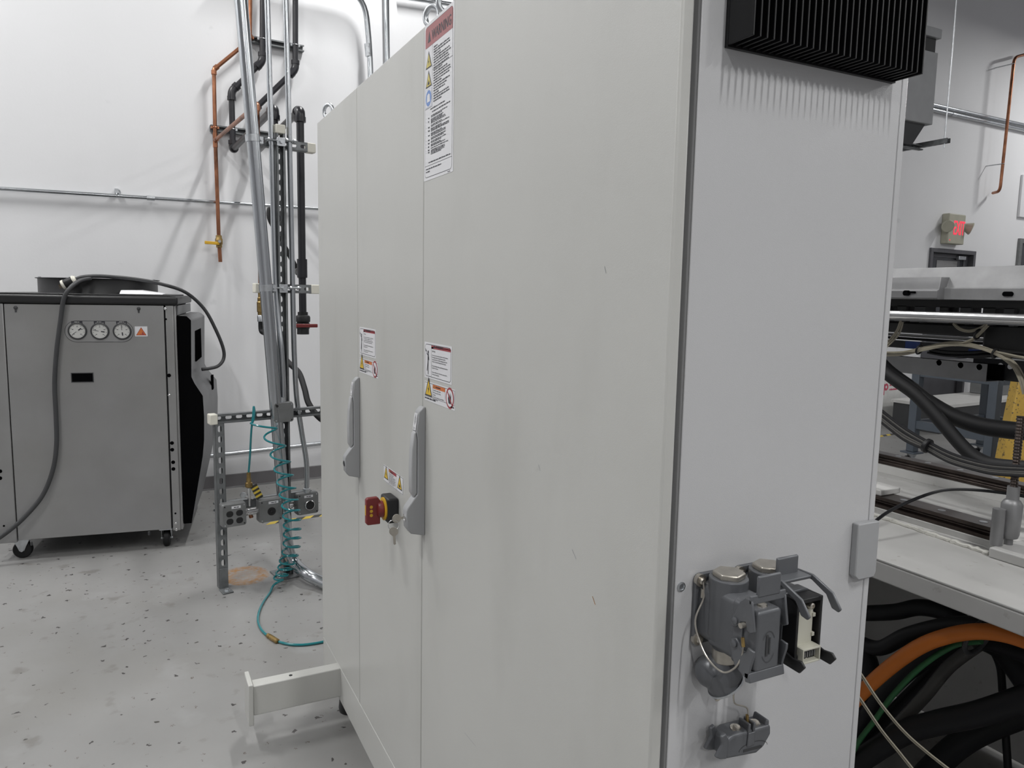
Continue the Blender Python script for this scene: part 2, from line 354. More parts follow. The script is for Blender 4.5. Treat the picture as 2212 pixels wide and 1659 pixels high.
# window frame and switch panel at the right end of the wall
wn = bpy.data.objects.new('window_1', None); COL.objects.link(wn); a, b = wl(2199, 515); wn.matrix_basis = WF @ Matrix.Translation((a+.5, 0, 0)); WM[wn.name] = wn.matrix_basis.copy(); tag(wn, kind='structure')
mb = MB(WF)
for q in ((a, .9, a+.07, b), (a+1.1, .9, a+1.17, b), (a+.07, b-.07, a+1.1, b), (a+.07, .9, a+1.1, .97)): mb.box((q[0], q[1], 0), (q[2], q[3], .04))
mb.build('window_frame', 'boxgrey', wn, bevel=.003); MB(WF).box((a+.07, .97, .005), (a+1.1, b-.07, .012)).build('pane', 'glassd', wn)
# ================================================================== ELECTRICAL CABINET
XF = .591; YE = (atX(1474, 0, XF).y+atX(1403, 1659, XF).y)/2; YS = YE+.004
ZT, ZD, ZB = 2.084, .206, .080; YL = 2.717; S1 = .722+1.474; S2 = .722+.909
XR = (atY(1960, 190, YS).x+atY(1845, 1659, YS).x)/2
XG = (atY(1502, 0, YE).x+atY(1427, 1659, YE).x)/2                 # back of the door slab
def Ft(px, py, out=0.): return atX(px, py, XF-out)
def Sd(px, py, out=0.): return atY(px, py, YS-out)
cab = thing('electrical_cabinet', ((XF+XR)/2, (YE+YL)/2, 0), 'tall pale grey electrical cabinet with three doors and finned side unit', 'cabinet')
T = XG-XF
mb = MB(); mb.box((XG+.014, YS+.003, ZB+.004), (XR-.004, YL-.006, ZT-.004)); mb.build('body', 'cabside', cab, bevel=.004)
mb = MB(); mb.box((XG+.001, YE+.03, ZD+.01), (XG+.013, YL-.02, ZT-.012)); mb.build('gasket', 'gasket', cab)
g = .0022
doors = []
for y0, y1, lab in ((YE, S2-g/2, 'wide nearest door'), (S2+g/2, S1-g/2, 'middle door with red rotary switch'), (S1+g/2, YL, 'narrow farthest door')):
    doors.append(tag(MB().box((XF, y0, ZD+.002), (XG, y1, ZT)).build('door', 'cab', cab, bevel=.0035, seg=3), lab))
MB().box((XF+.0015, YE+.001, ZB), (XG+.012, YL, ZD-.002)).build('plinth_panel', 'cab', cab, bevel=.002)
# side panel sheet with folded rear flange
sp = MB().box((XG+.014, YS, ZB), (XR-.012, YS+.003, ZT)).build('side_panel', 'cabside', cab, bevel=.0012)
MB().box((XR-.0115, YS-.001, ZB), (XR, YS+.02, ZT)).build('rear_flange', 'cabside', cab, bevel=.0015)
p = Sd(1471, 1267); MB().lathe(p+V((0, 0, 0)), (0, -1, 0), [(.0065, 0), (.0065, .0015), (.0045, .0022), (.004, .0008), (0, .0008)], 16).build('panel_screw', 'steel', sp)
a = Sd(1846, 1130, .004); b = Sd(1883, 1230, .004)
fl_ = [(a.x, b.z-.002), (a.x+.008, b.z-.009), (b.x-.004, b.z-.009), (b.x, b.z-.001), (b.x, a.z), (a.x, a.z)]
MB().prism(fl_, frame((0, YS, 0), (1, 0, 0), (0, 0, 1), (0, -1, 0)), 0, .012).build('corner_bracket', 'cabgrey', cab, bevel=.002)
# lifting eyes
for px, py, s in ((709, 243, 1.), (934, 34, 1.), (968, 8, 1.)):
    c = atX(px, py, XF+(.024 if px < 800 else .035)); c.y = min(c.y, YL-.024); c.z = max(c.z, ZT+.030); mb = MB(); ax = (1, .55, 0) if px != 968 else (.2, 1, 0)
    mb.torus(c, ax, .021, .0065, 28, 10); mb.lathe((c.x, c.y, ZT-.004), (0, 0, 1), [(.017, 0), (.017, .009), (.009, .012), (.008, .018)], 20); mb.build('lifting_eye', 'steel', cab)
# levelling feet
for x in (XF+.055, XR-.06):
    for y in (YL-.19, YE+.2):
        mb = MB(); mb.lathe((x, y, 0), (0, 0, 1), [(.040, 0), (.042, .012), (.039, .042), (.030, .048)], 24); mb.cyl((x, y, .046), (x, y, ZB+.006), .010); mb.build('levelling_foot', 'black', cab)
# outrigger arm
ar = MB().box((.303, 2.452, .100), (XF+.004, 2.500, .203)).build('outrigger_arm', 'cab', cab, bevel=.003)
MB().box((.287, 2.440, .072), (.3025, 2.545, .214)).build('end_plate', 'cab', ar, bevel=.0025)
h_ = atZ(628, 1459, .203); MB().cyl((h_.x, 2.476, .2028), (h_.x, 2.476, .2036), .006, n=16).build('bolt_hole', 'black', ar)
# door handles
def handle(door, px, zt, zb, keyed):
    yc = Ft(px, 900).y+.006 if keyed else Ft(px, 900).y+.006
    fr = frame((XF, yc, 0), (-1, 0, 0), (0, 0, 1), (0, -1, 0)); W_ = .0145
    base = [(0, zb), (.003, zb), (.034, zb+.008), (.044, zb+.022), (.046, zb+.062), (.043, zb+.070), (.022, zb+.098), (.019, zb+.10), (.019, zt-.075), (.022, zt-.055), (.0165, zt-.012), (.006, zt-.001), (0, zt)]
    MB().prism(base, fr, -W_, W_).build('handle_base', 'cabgrey', door, bevel=.0025, seg=3)
    gp = [(.0195, zb+.103), (.026, zb+.094), (.033, zb+.105), (.0335, zb+.16), (.032, zt-.10), (.027, zt-.062), (.0225, zt-.056), (.0195, zt-.076)]
    MB().prism(gp, fr, -.0105, .0125).build('handle_grip', 'grip', door, bevel=.004, seg=3)
    # printed tag on the sloping head
    d = V((.0055, 0, .043)).normalized(); o = V((XF-.0222, yc, zt-.056)); n = V((-d.z, 0, d.x)); pm = MB(); f2 = frame(o+n*.0012, (0, -1, 0), d, n); P = Print(pm, f2)
    P.rect(-.0105, .001, .0105, .041, 0, 0, .002); P.poly([(-.007, .027), (.007, .027), (0, .039)], 1, 1); P.poly([(-.007, .023), (.007, .023), (0, .012)], 1, 1); P.rect(-.006, .0235, .006, .0265, 1, 1); P.rect(-.008, .006, .006, .0075, 1, 1); P.rect(-.008, .003, .004, .0045, 1, 1)
    pm.build('handle_tag', ['white', 'cabgrey'], door)
    MB().lathe((XF-.045, yc, zb+.045), (-1, 0, 0), [(.0085, 0), (.0085, .0015), (.006, .0022), (.005, .001), (0, .001)], 18).build('lock_cylinder', 'chrome' if keyed else 'charcoal', door)
    return V((XF-.046, yc, zb+.045))
hz = (Ft(922, 880).z, Ft(922, 1160).z); lock = handle(doors[1], 917, hz[0], hz[1], True)
hz = (Ft(782, 817).z, Ft(782, 1035).z); handle(doors[2], 776, hz[0], hz[1], False)
# rotary isolator on the middle door
yb0, yb1 = Ft(862, 1100).y, Ft(862, 1100).y+.066; zc = Ft(860, 1103).z; xb = XF-.030
fr = frame((0, 0, 0), (0, 1, 0), (0, 0, 1), (-1, 0, 0)); hw = .033; yc = (yb0+yb1)/2; zc += .002
oc = [(yc+a*hw-(.008 if abs(b) == 1 and False else 0)*a, zc+b*hw) for a, b in ((-1, -1), (1, -1), (1, 1), (-1, 1))]
MB().prism(oc, fr, -XF, -xb).build('switch_body', 'black', doors[1], bevel=.006, seg=3)
MB().lathe((xb, yc, zc), (-1, 0, 0), [(.030, 0), (.030, .003), (.027, .0042), (.0, .0042)], 36).build('yellow_dial', 'yellow', doors[1])
kn = MB(); kn.lathe((xb-.0035, yc, zc), (-1, 0, 0), [(.0225, 0), (.021, .012), (.0175, .017), (0, .017)], 28)
kfr = frame((xb, yc, zc), (-1, 0, 0), (0, 0, 1), (0, -1, 0))
kn.prism([(.012, .025), (.018, .034), (.046, .033), (.049, .028), (.049, -.033), (.045, -.038), (.012, -.038)], kfr, -.008, .008); ko = kn.build('switch_knob', 'red', doors[1], bevel=.0025)
for q in (-.012, -.001, .010): MB().lathe((xb-.036, yc-.008, zc+q), (0, -1, 0), [(.0042, -.001), (.0042, .0006), (0, .0006)], 14).build('padlock_hole', 'yellow', doors[1])
MB().box((xb-.0496, yc-.004, zc-.012), (xb-.0488, yc+.004, zc+.014)).build('yellow_mark', 'yellow', doors[1])
# ---- printed safety labels
PM = ['white', 'ink', 'lred', 'lorange', 'lyellow', 'lblue', 'lred2', 'lyellow2']
def tri(P, u, v, s, ymi, kind='bolt'):
    P.poly([(u-s*.5, v), (u+s*.5, v), (u, v+s*.95)], 1, 2); P.poly([(u-s*.38, v+s*.07), (u+s*.38, v+s*.07), (u, v+s*.78)], ymi, 3)
    if kind == 'bolt': P.poly([(u+.02*s, v+s*.55), (u-.10*s, v+s*.33), (u-.01*s, v+s*.33), (u-.04*s, v+s*.12), (u+.10*s, v+s*.38), (u+.01*s, v+s*.38)], 1, 4)
    else:
        P.poly([(u-.16*s, v+s*.14), (u+.16*s, v+s*.14), (u+.13*s, v+s*.34), (u+.04*s, v+s*.24), (u, v+s*.45), (u-.05*s, v+s*.26), (u-.12*s, v+s*.34)], 1, 4)
def label(door, name, p0, p1, fn, lab):
    """p0 upper left, p1 lower right corner on the door face"""
    u0, u1 = -p0.y, -p1.y; W_, H_ = u1-u0, p0.z-p1.z
    pm = MB(); P = Print(pm, frame((XF-.0006, p0.y, p1.z), (0, -1, 0), (0, 0, 1), (-1, 0, 0)))
    pm.prism([(0, 0), (W_, 0), (W_, H_), (0, H_)], P.fr, -.0006, 0, 0); fn(P, W_, H_)
    return tag(pm.build(name, PM, door, smooth=False), lab)
def border(P, W, H, m, t, r, mi=1):
    P.rect(m, m, W-m, H-m, mi, .5, r); P.rect(m+t, m+t, W-m-t, H-m-t, 0, 1, r-t)
def big(P, W, H):
    border(P, W, H, .006, .0012, .010); P.rect(.0072, H-.050, W-.0072, H-.0072, 6, 2, .006); P.rect(.0072, H-.050, W-.0072, H-.035, 6, 2.2)
    P.poly([(.022, H-.041), (.040, H-.041), (.031, H-.018)], 1, 3); P.text('WARNING', .046, H-.041, .030, 1, 3, width=W-.062, bold=.0012)
    c0 = .050; tri(P, .028, H-.094, .038, 7); tri(P, .028, H-.134, .038, 7, 'hand')
    P.rect(.009, H-.176, .047, H-.138, 5, 2); P.rect(.0095, H-.1755, .0465, H-.1385, 0, 2.3); P.disc(.028, H-.157, .017, 5, 3); P.poly([(.018, H-.165), (.038, H-.165), (.036, H-.150), (.028, H-.147), (.020, H-.150)], 0, 4)
    P.line(c0, H-.05, c0, H-.178, .0007, 1, 2); P.line(.007, H-.178, c0, H-.178, .0008, 1, 2); P.line(c0, H-.1035, W-.007, H-.1035, .0008, 1, 2)
    v = H-.060; k = 0
    for wd in (.022, .95, .93, .40, .90, .97, .85, .88, .92, .5, .78, .95, .97, .9, .5, .96, .75, .70, .35, .93, .96, .5):
        x1 = c0+.008+(W-.014-c0-.008)*wd if wd > .1 else c0+.03
        P.words(c0+.008, x1, v, .0026, 1, 3, k)
        if k in (1, 4, 7, 8, 10, 14, 18): P.disc(c0+.004, v+.0013, .0007, 1, 3, 8)
        v -= .0053; k += 1
    P.words(.04, W*.75, H-.184, .0024, 1, 3, 71); P.words(.05, W*.9, H-.191, .0024, 1, 3, 72)
    v = H-.198; bottom = .040; n = 0
    for blk in (2, 4, 2, 3, 3, 2, 2, 2, 1, 4):
        P.disc(.014, v-.001, .0007, 1, 3, 8); P.words(.026, .036, v-.003, .0026, 1, 3, 90+n)
        for q in range(blk):
            P.words(.044, .044+(W-.056)*random.Random(n*7+q).uniform(.55, 1)*.93, v, .0018, 1, 3, 200+n*9+q); v -= .0027
        v -= .0018; n += 1
    P.words(.03, W-.014, .036, .0024, 1, 3, 401); P.line(.007, .031, W-.007, .031, .0009, 1, 2); P.words(.014, W*.62, .023, .0024, 1, 3, 402); P.words(.014, .04, .017, .0024, 1, 3, 403); P.words(W-.028, W-.012, .0020, .0018, 1, 3, 404)
def warn(P, W, H):
    border(P, W, H, .004, .0013, .009); c0 = W*.27
    P.line(c0, .005, c0, H-.005, .0008, 1, 2); P.rect(c0+.0005, H*.845, W-.0055, H-.0055, 2, 2, .005); P.rect(c0+.0005, H*.845, c0+.012, H-.0055, 2, 2.2); P.rect(c0+.0005, H*.845, W-.0055, H*.89, 2, 2.2)
    P.poly([(c0+.012, H*.872), (c0+.024, H*.872), (c0+.018, H*.945)], 1, 3); P.text('WARNING', c0+.028, H*.872, H*.095, 1, 3, width=W-c0-.046, bold=.0006)
    u = c0*.50; v = H*.5; P_ = P; P = Print(P_.mb, P_.fr @ Matrix.Translation((u*.28, v*.28, 0)) @ Matrix.Diagonal((.72, .72, 1, 1)))                                                              # struck figure
    P.disc(u+.003, v+.026, .005, 1, 3, 14); P.line(u+.003, v+.021, u+.002, v, .007, 1, 3); P.line(u+.002, v+.016, u-.010, v+.022, .0035, 1, 3); P.line(u+.003, v+.017, u+.012, v+.001, .0032, 1, 3)
    P.line(u+.002, v+.002, u-.006, v-.034, .004, 1, 3); P.line(u+.003, v+.002, u+.003, v-.044, .004, 1, 3)
    P.line(u-.011, v+.024, u-.014, v+.032, .0025, 1, 3); P.line(u-.014, v+.032, u-.017, v+.027, .0025, 1, 3); P.line(u-.017, v+.027, u-.021, v+.036, .0025, 1, 3)
    P = P_; w = W-c0-.013; s = H*.047
    P.text('High Voltage', c0+.005, H*.765, s, 1, 3, bold=.0004)
    v = H*.655
    for t in ('Do not open electrical enclosures until 25 minutes', 'have elapsed after turning off main machine', 'disconnect device. Residual voltages greater than', '50 volts are present during this time interval.', '', 'Check all voltages before performing maintenance', 'inside the enclosure.', '', 'Failure to follow these instructions may result in', 'serious personal injury.'):
        if t: P.text(t, c0+.005, v, s, 1, 3, width=w if len(t) > 40 else w*len(t)/47, bold=.0004)
        v -= H*.058
def haz(P, W, H):
    t = .0009; P.rect(.002, .010, W-.002, H-.002, 1, .5); P.rect(.002+t, .010+t, W-.002-t, H-.002-t, 0, 1)
    tri(P, W*.145, H*.26, W*.255, 4); c0, c1 = W*.29, W*.70
    P.rect(c0, H*.74, c1, H-.003, 3, 2); P.text('WARNING', c0+W*.10, H*.80, H*.12, 1, 3, width=W*.29, bold=.0006); P.poly([(c0+W*.03, H*.80), (c0+W*.085, H*.80), (c0+W*.058, H*.90)], 1, 3); P.poly([(c0+W*.043, H*.81), (c0+W*.073, H*.81), (c0+W*.058, H*.87)], 4, 4)
    for x in (c0, c1): P.line(x, .010, x, H-.002, .0007, 1, 2)
    v = H*.635
    for tx, k in (('Hazardous voltage inside.', 1), ('Disconnect power before', .93), ('opening.', .33), ('Service by trained personnel ONLY.', 1), ('Consult manual.', .5)):
        P.text(tx, c0+.003, v, H*.085, 1, 3, width=(c1-c0-.005)*k, bold=.0004); v -= H*.115
    u, v, r = W*.85, H*.53, W*.125
    P.disc(u, v, r, 2, 2); P.disc(u, v, r*.80, 0, 3); P.line(u-r*.6, v+r*.6, u+r*.6, v-r*.6, r*.17, 2, 4)
    P.poly([(u-r*.28, v-r*.5), (u+r*.25, v-r*.55), (u+r*.36, v-r*.1), (u+r*.30, v+r*.45), (u+r*.14, v+r*.1), (u+r*.10, v+r*.55), (u-r*.02, v+r*.12), (u-r*.14, v+r*.48), (u-r*.2, v+r*.05), (u-r*.38, v+r*.18), (u-r*.42, v-r*.1)], 1, 3.5)
    P.words(.003, W*.40, .0045, .003, 1, 2, 5); P.words(W*.85, W-.004, .0045, .003, 1, 2, 6)
def danger(P, W, H):
    P.rect(.001, .001, W-.001, H-.001, 1, .5); P.rect(.002, .002, W-.002, H-.002, 0, 1)
    tri(P, W*.15, H*.22, W*.235, 4); tri(P, W*.845, H*.2, W*.245, 4, 'hand'); c0, c1 = W*.29, W*.68
    P.rect(c0, H*.78, c1, H-.002, 2, 2); P.text('DANGER', c0+W*.075, H*.81, H*.115, 1, 3, width=W*.29, bold=.0006); P.poly([(c0+W*.02, H*.81), (c0+W*.07, H*.81), (c0+W*.045, H*.92)], 4, 3)
    for x in (c0, c1): P.line(x, .002, x, H-.002, .0007, 1, 2)
    for k, q in enumerate((.75, .6, .95, .9, .95, .95, .95, .9, .75)): P.words(c0+.003, c0+.003+(c1-c0-.006)*q, H*.70-k*H*.073, H*.028, 1, 3, 30+k)
a = Ft(918, 75); a.z = ZT-.003; b = Ft(979, 370); label(doors[0], 'warning_label', a, b, big, 'tall white warning label full of small print')
label(doors[0], 'warning_label', Ft(918, 738), Ft(976, 832), warn, 'white high voltage warning label with red header'); label(doors[0], 'warning_label', Ft(918, 822), Ft(983, 888), haz, 'white warning label with orange header')
label(doors[1], 'warning_label', Ft(777, 706), Ft(812, 775), warn, 'white high voltage warning label with red header'); label(doors[1], 'warning_label', Ft(777, 772), Ft(817, 818), haz, 'white warning label with orange header')
label(doors[1], 'danger_label', Ft(829, 1003), Ft(871, 1070), danger, 'white danger label with two yellow triangles')
# ---- scuffs on the wide door
for pa, pb, w_, mi in (((1236, 1187), (1245, 1208), .0016, 0), ((1280, 1288), (1286, 1306), .0014, 1), ((1163, 1003), (1167, 1017), .0010, 0), ((1306, 575), (1309, 590), .0012, 0), ((1004, 1583), (1028, 1612), .0009, 0)):
    sm = MB(); P = Print(sm, frame((XF-.0003, 0, 0), (0, -1, 0), (0, 0, 1), (-1, 0, 0))); a, b = Ft(*pa), Ft(*pb); P.line(-a.y, a.z, -b.y, b.z, w_, 0, 0); sm.build('scuff_mark', ['cabgrey', 'rust'][mi], doors[0])
# ---- finned heat sink on the side
hl = Sd(1565, 101); hr = Sd(1926, 184); zb_ = (hl.z+hr.z)/2; yf = (atZ(1625, 73, zb_).y+atZ(1985, 166, zb_).y)/2; zt_ = zb_+.27
hs = MB().box((hl.x, YS-.006, zb_), (hr.x, YS-.0002, zt_)).build('heat_sink', 'blackm', cab)
n = 29; pit = (hr.x-hl.x-.003)/(n-1)
f0 = MB().box((hl.x, yf, zb_+.002), (hl.x+.0028, YS-.006, zt_)).build('fin', 'blackm', hs, bevel=.0006)
for i in range(1, n): clone(f0, hs, (pit*i, 0, 0))
MB().box((hl.x+.003, YS-.030, zb_+.012), (hr.x, YS-.006, zt_)).build('fin_core', 'blackm', hs)
# ================================================================== KEYS
def key_mesh(o, down, side, L=1.):
    d = V(down).normalized(); s = V(side).normalized(); n = d.cross(s).normalized(); mb = MB()
    fr = frame(o, s, d, n)
    P = [(.0105*math.cos(t), .0105*math.sin(t)+.0105) for t in [math.radians(a) for a in range(120, 421, 20)]]
    P = [(x, y) for x, y in P]
    P += [(.0034, .022), (.0034, .030), (.0026, .032), (.0034, .034), (.0022, .037), (.0032, .040), (.0, .043), (-.0028, .041), (-.0028, .022)]
    mb.prism(P, fr, -.0009, .0009); return mb
k0 = lock+V((-.003, 0, 0))
mb = MB(); fr = frame(k0, (-1, 0, 0), (0, 0, 1), (0, -1, 0)); mb.prism([(0, -.0025), (.006, -.003)]+[(.016+.0105*math.cos(math.radians(a)), .0105*math.sin(math.radians(a))) for a in range(200, 520, 20)]+[(.006, .003), (0, .0025)], fr, -.0011, .0011)
one('key', mb, 'nickel', 'round-headed nickel key inserted in the cabinet handle lock', 'key')
hole = k0+V((-.0225, 0, -.003))
kb = key_mesh(hole+V((-.002, -.002, -.016)), (.08, 0, -1), (1, -.35, 0))
kr = thing('key', hole+V((0, 0, -.06)), 'nickel key hanging from a split ring under the inserted key', 'key')
kb.build('key_blade', 'nickel', kr); MB().torus(hole+V((-.001, 0, -.012)), (.25, 1, 0), .0125, .0009, 24, 6).build('split_ring', 'chrome', kr)
# ================================================================== CONNECTORS on the cabinet side
XM1 = (Sd(1497, 1238).x+Sd(1574, 1222).x)/2; XM2 = (Sd(1581, 1222).x+Sd(1657, 1207).x)/2; ZC = (Sd(1497, 1238).z+Sd(1492, 1390).z)/2; PH = (Sd(1497, 1238).z-Sd(1492, 1390).z)/2; PW = (Sd(1574, 1222).x-Sd(1497, 1238).x)/2
def rr(w, h, r, k=5, cx=0., cy=0.):
    P = []
    for sx, sy, a in ((1, -1, -90), (1, 1, 0), (-1, 1, 90), (-1, -1, 180)):
        P += [(cx+sx*(w-r)+r*math.cos(math.radians(a+90*j/k)), cy+sy*(h-r)+r*math.sin(math.radians(a+90*j/k))) for j in range(k+1)]
    return P
def connector(xm, dy):
    o = V((xm, YS, ZC)); fr = frame(o, (1, 0, 0), (0, 0, 1), (0, -1, 0))
    plate = MB().prism(rr(PW, PH, .010), fr, 0, .006).build('mounting_plate', 'castgrey', None, bevel=.0015)
    return o, fr
def cpart(name, mb, m, parent, **k): return mb.build(name, m, parent, **k)
CAPY = .622/.722*YS                                        # plane of the capped face
def make_connector(xm, lab):
    o = V((xm, YS, ZC)); fr = frame(o, (1, 0, 0), (0, 0, 1), (0, -1, 0))
    c = YS-CAPY
    body = MB(); body.prism(rr(.024, PH*.80, .012), fr, .006, .030)
    body.lathe(o+V((0, -.034, -PH*.95)), (0, 0, 1), [(.016, 0), (.021, .010), (.0255, .022), (.0255, PH*1.6), (.0255, PH*1.98), (.0245, PH*2.0), (.020, PH*2.0)], 32)
    body.prism(rr(.0225, PH*.84, .010, cy=-.002), fr, .026, c-.030); body.prism(rr(.0235, PH*.87, .008, cy=-.002), fr, c-.034, c-.018)
    root = tag(body.build('connector_housing', 'castgrey', cab, bevel=.0015), lab)
    MB().prism(rr(PW, PH, .010), fr, 0, .006).build('mounting_plate', 'castgrey', root, bevel=.0015)
    for a in (-1, 1):
        for b in (-1, 1):
            q = o+V((a*(PW-.0075), -.006, b*(PH-.0085)))
            mb = MB(); mb.lathe(q, (0, -1, 0), [(.0085, -.003), (.0085, .003), (.0048, .003), (.0048, .0055), (.003, .007), (0, .007)], 16); mb.build('screw', 'nickel', root)
    top = o+V((0, -.034, PH*1.03)); hx = [(.0215*math.cos(math.radians(60*k+20)), .0215*math.sin(math.radians(60*k+20))) for k in range(6)]
    MB().prism(hx, frame(top, (1, 0, 0), (0, 1, 0), (0, 0, 1)), 0, .0085).build('hex_plug', 'nickel', root, bevel=.0022)
    return root, o, fr, c
r1, o1, f1, c1 = make_connector(XM1, 'grey cast connector housing closed by a cover'); r2, o2, f2, c2 = make_connector(XM2, 'grey cast connector housing with open contact insert')
def zp(pts, sx, sy, k): return [(sx+a/k, sy+b/k) for a, b in pts]
def arm_poly(pts, x): return [(-(q := atX(px, py, x)).y, q.z) for px, py in pts]
XL1, XR1 = o1.x-.0255, o1.x+.0255
def arms(name, pts, mat_, root, xl, xr, cross, dx=0., bev=.0012):
    P = arm_poly(pts, xl); mb = MB(); fr = frame((0, 0, 0), (0, -1, 0), (0, 0, 1), (1, 0, 0))
    mb.prism(P, fr, xl-.0035+dx, xl+dx); mb.prism(P, fr, xr+dx, xr+.0035+dx)
    for (y0, z0), (y1, z1), t in cross: mb.bar((xl-.0035+dx, (y0+y1)/2, (z0+z1)/2), (xr+.0035+dx, (y0+y1)/2, (z0+z1)/2), t, max(.003, math.hypot(y1-y0, z1-z0)), up=(0, (y1-y0), (z1-z0)))
    return mb.build(name, mat_, root, bevel=bev)
up1 = zp([(700, 960), (720, 1040), (780, 1065), (860, 985), (930, 990), (945, 1110), (1000, 1165), (1065, 1150), (1045, 900), (1030, 700), (1000, 645), (930, 622), (850, 680), (770, 830)], 1480, 1200, 6.9125)
q = atX(1480+1035/6.9125, 1200+690/6.9125, XL1); q2 = atX(1480+1055/6.9125, 1200+480/6.9125, XL1)
arms('locking_lever', up1, 'castgrey', r1, XL1, XR1, [((q.y+.004, q.z+.006), (q.y+.003, q.z-.005), .004)])
MB().box((o1.x-.019, q.y+.001, q.z+.002), (o1.x+.019, q.y+.0055, q.z+.030)).build('lever_tab', 'castgrey', r1, bevel=.003)
dn1 = [(1579, 1384), (1584, 1377), (1594, 1377), (1602, 1390), (1608, 1405), (1614, 1408), (1619, 1398), (1633, 1408), (1632, 1420), (1624, 1446), (1620, 1468), (1612, 1462), (1590, 1436), (1583, 1404)]
q = atX(1617, 1452, XL1); q2 = atX(1619, 1474, XL1)
arms('locking_lever', dn1, 'castgrey', r1, XL1, XR1, [((q.y, q.z), (q2.y, q2.z), .009)])
# cover clipped on the front
cz = ZC-.004; fc = frame((o1.x, YS, cz), (1, 0, 0), (0, 0, 1), (0, -1, 0))
cov = MB().prism(rr(.0205, PH*.80, .006), fc, c1-.022, c1+.004).build('protective_cover', 'castgrey', r1, bevel=.004, seg=3)
pm = MB(); P = Print(pm, frame((o1.x, YS-c1-.0046, cz), (1, 0, 0), (0, 0, 1), (0, -1, 0)))
for k in range(12):
    for s_ in (0, 180):
        a = math.radians(s_+30+k*10); b = math.radians(s_+40+k*10); P.line(.011*math.cos(a), .020*math.sin(a)-.008, .011*math.cos(b), .020*math.sin(b)-.008, .0006, 0, 1)
P.rect(-.0045, -.020, -.001, .008, 0, 1); P.rect(.0005, -.018, .003, .004, 0, 1); pm.build('embossed_mark', 'charcoal', r1)
for px, py in ((1480+1210/6.9125, 1200+760/6.9125),): MB().lathe((o1.x, YS-c1+.010, cz+PH*.80), (0, 0, 1), [(.007, -.002), (.006, .0025), (0, .003)], 16).build('cover_stud', 'nickel', r1)
for xx in (XL1-.0035,):
    for px, py in ((750, 970), (735, 1310)):
        q = atX(1480+px/6.9125, 1200+py/6.9125, xx); MB().lathe(q, (-1, 0, 0), [(.0048, -.001), (.0048, .0022), (.003, .003), (0, .003)], 16).build('pivot_pin', 'castgrey', r1)
q = atX(1607, 1350, XL1-.004); MB().cyl((XL1-.010, q.y, q.z), (XL1+.002, q.y, q.z), .0035, n=14).build('locking_peg', 'nickel', r1)
# gland ring and elbow below the first housing
gz = ZC-PH*.95; g0 = o1+V((0, -.034, 0)); MB().cyl((g0.x, g0.y, gz-.018), (g0.x, g0.y, gz+.003), .0165, n=28).build('gland_ring', 'nickel', r1)
el = MB(); el.lathe((g0.x, g0.y, gz-.047), (0, 0, 1), [(.012, -.004), (.023, .004), (.0245, .014), (.020, .026), (.0175, .031)], 28)
el.ball((g0.x-.012, g0.y+.010, gz-.034), .0225, 20); ax = V((.50, -.25, -.83)).normalized(); oe = V((g0.x-.006, g0.y+.004, gz-.034))
el.lathe(oe, ax, [(.022, -.008), (.0235, .004), (.0245, .019)], 28); MB().lathe(oe, ax, [(.0262, .0185), (.0262, .0215), (.0235, .0235), (0, .0235)], 28).build('elbow_cover', 'steel', r1); el.build('cable_elbow', 'castgrey', r1)
for s_ in (-1, 1):
    sd_ = V((.78, 0, .62)).normalized()*s_*.0205; MB().lathe(oe+ax*.0235+sd_, ax, [(.0045, -.001), (.0045, .002), (.0028, .0032), (0, .0032)], 14).build('elbow_screw', 'nickel', r1)
# second housing: raised lever, open insert
XL2, XR2 = o2.x-.0255, o2.x+.0255; c2 = c1
up2 = zp([(1340, 270), (1390, 330), (1410, 400), (1480, 560), (1560, 740), (1600, 800), (1640, 770), (1560, 640), (1480, 480), (1430, 400), (1440, 360), (1400, 330), (1360, 240)], 1480, 1200, 6.9125)
fo = YS-c2-.004; la = [(-fo-.028, ZC+.062), (-fo-.022, ZC+.068), (-fo+.006, ZC+.052), (-fo+.026, ZC+.018), (-fo+.030, ZC+.006), (-fo+.024, ZC+.004), (-fo+.014, ZC+.022), (-fo-.004, ZC+.044)]
mb = MB(); fr = frame((0, 0, 0), (0, -1, 0), (0, 0, 1), (1, 0, 0))
la = [(-(YS-.062), ZC+PH*1.02), (-(YS-.056), ZC+PH*1.16), (-(YS-.085), ZC+PH*1.18), (-(YS-.118), ZC+PH*.92), (-(YS-.132), ZC+PH*.56), (-(YS-.128), ZC+PH*.46), (-(YS-.118), ZC+PH*.50), (-(YS-.108), ZC+PH*.80), (-(YS-.084), ZC+PH*1.02)]
for x0 in (XL2-.0035, XR2): mb.prism(la, fr, x0, x0+.0035)
mb.box((XL2, YS-.085, ZC+PH*1.06), (XR2, YS-.062, ZC+PH*1.15)); mb.build('locking_lever', 'castgrey', r2, bevel=.0014)
MB().box((o2.x-.019, YS-.068, ZC+PH*1.10), (o2.x+.019, YS-.063, ZC+PH*1.62)).build('lever_tab', 'castgrey', r2, bevel=.003)
fi = frame((o2.x, YS, ZC-.004), (1, 0, 0), (0, 0, 1), (0, -1, 0)); mb = MB()
w_, h_ = .0225, PH*.86
for q in ((-w_, -h_, -w_+.004, h_), (w_-.004, -h_, w_, h_), (-w_+.004, h_-.006, w_-.004, h_), (-w_+.004, -h_, w_-.004, -h_+.012)): mb.prism([(q[0], q[1]), (q[2], q[1]), (q[2], q[3]), (q[0], q[3])], fi, c2-.020, c2+.004)
mb.prism([(-w_+.004, -h_+.012), (w_-.004, -h_+.012), (w_-.004, h_-.006), (-w_+.004, h_-.006)], fi, c2-.020, c2-.014); mb.build('insert_frame', 'black', r2, bevel=.001)
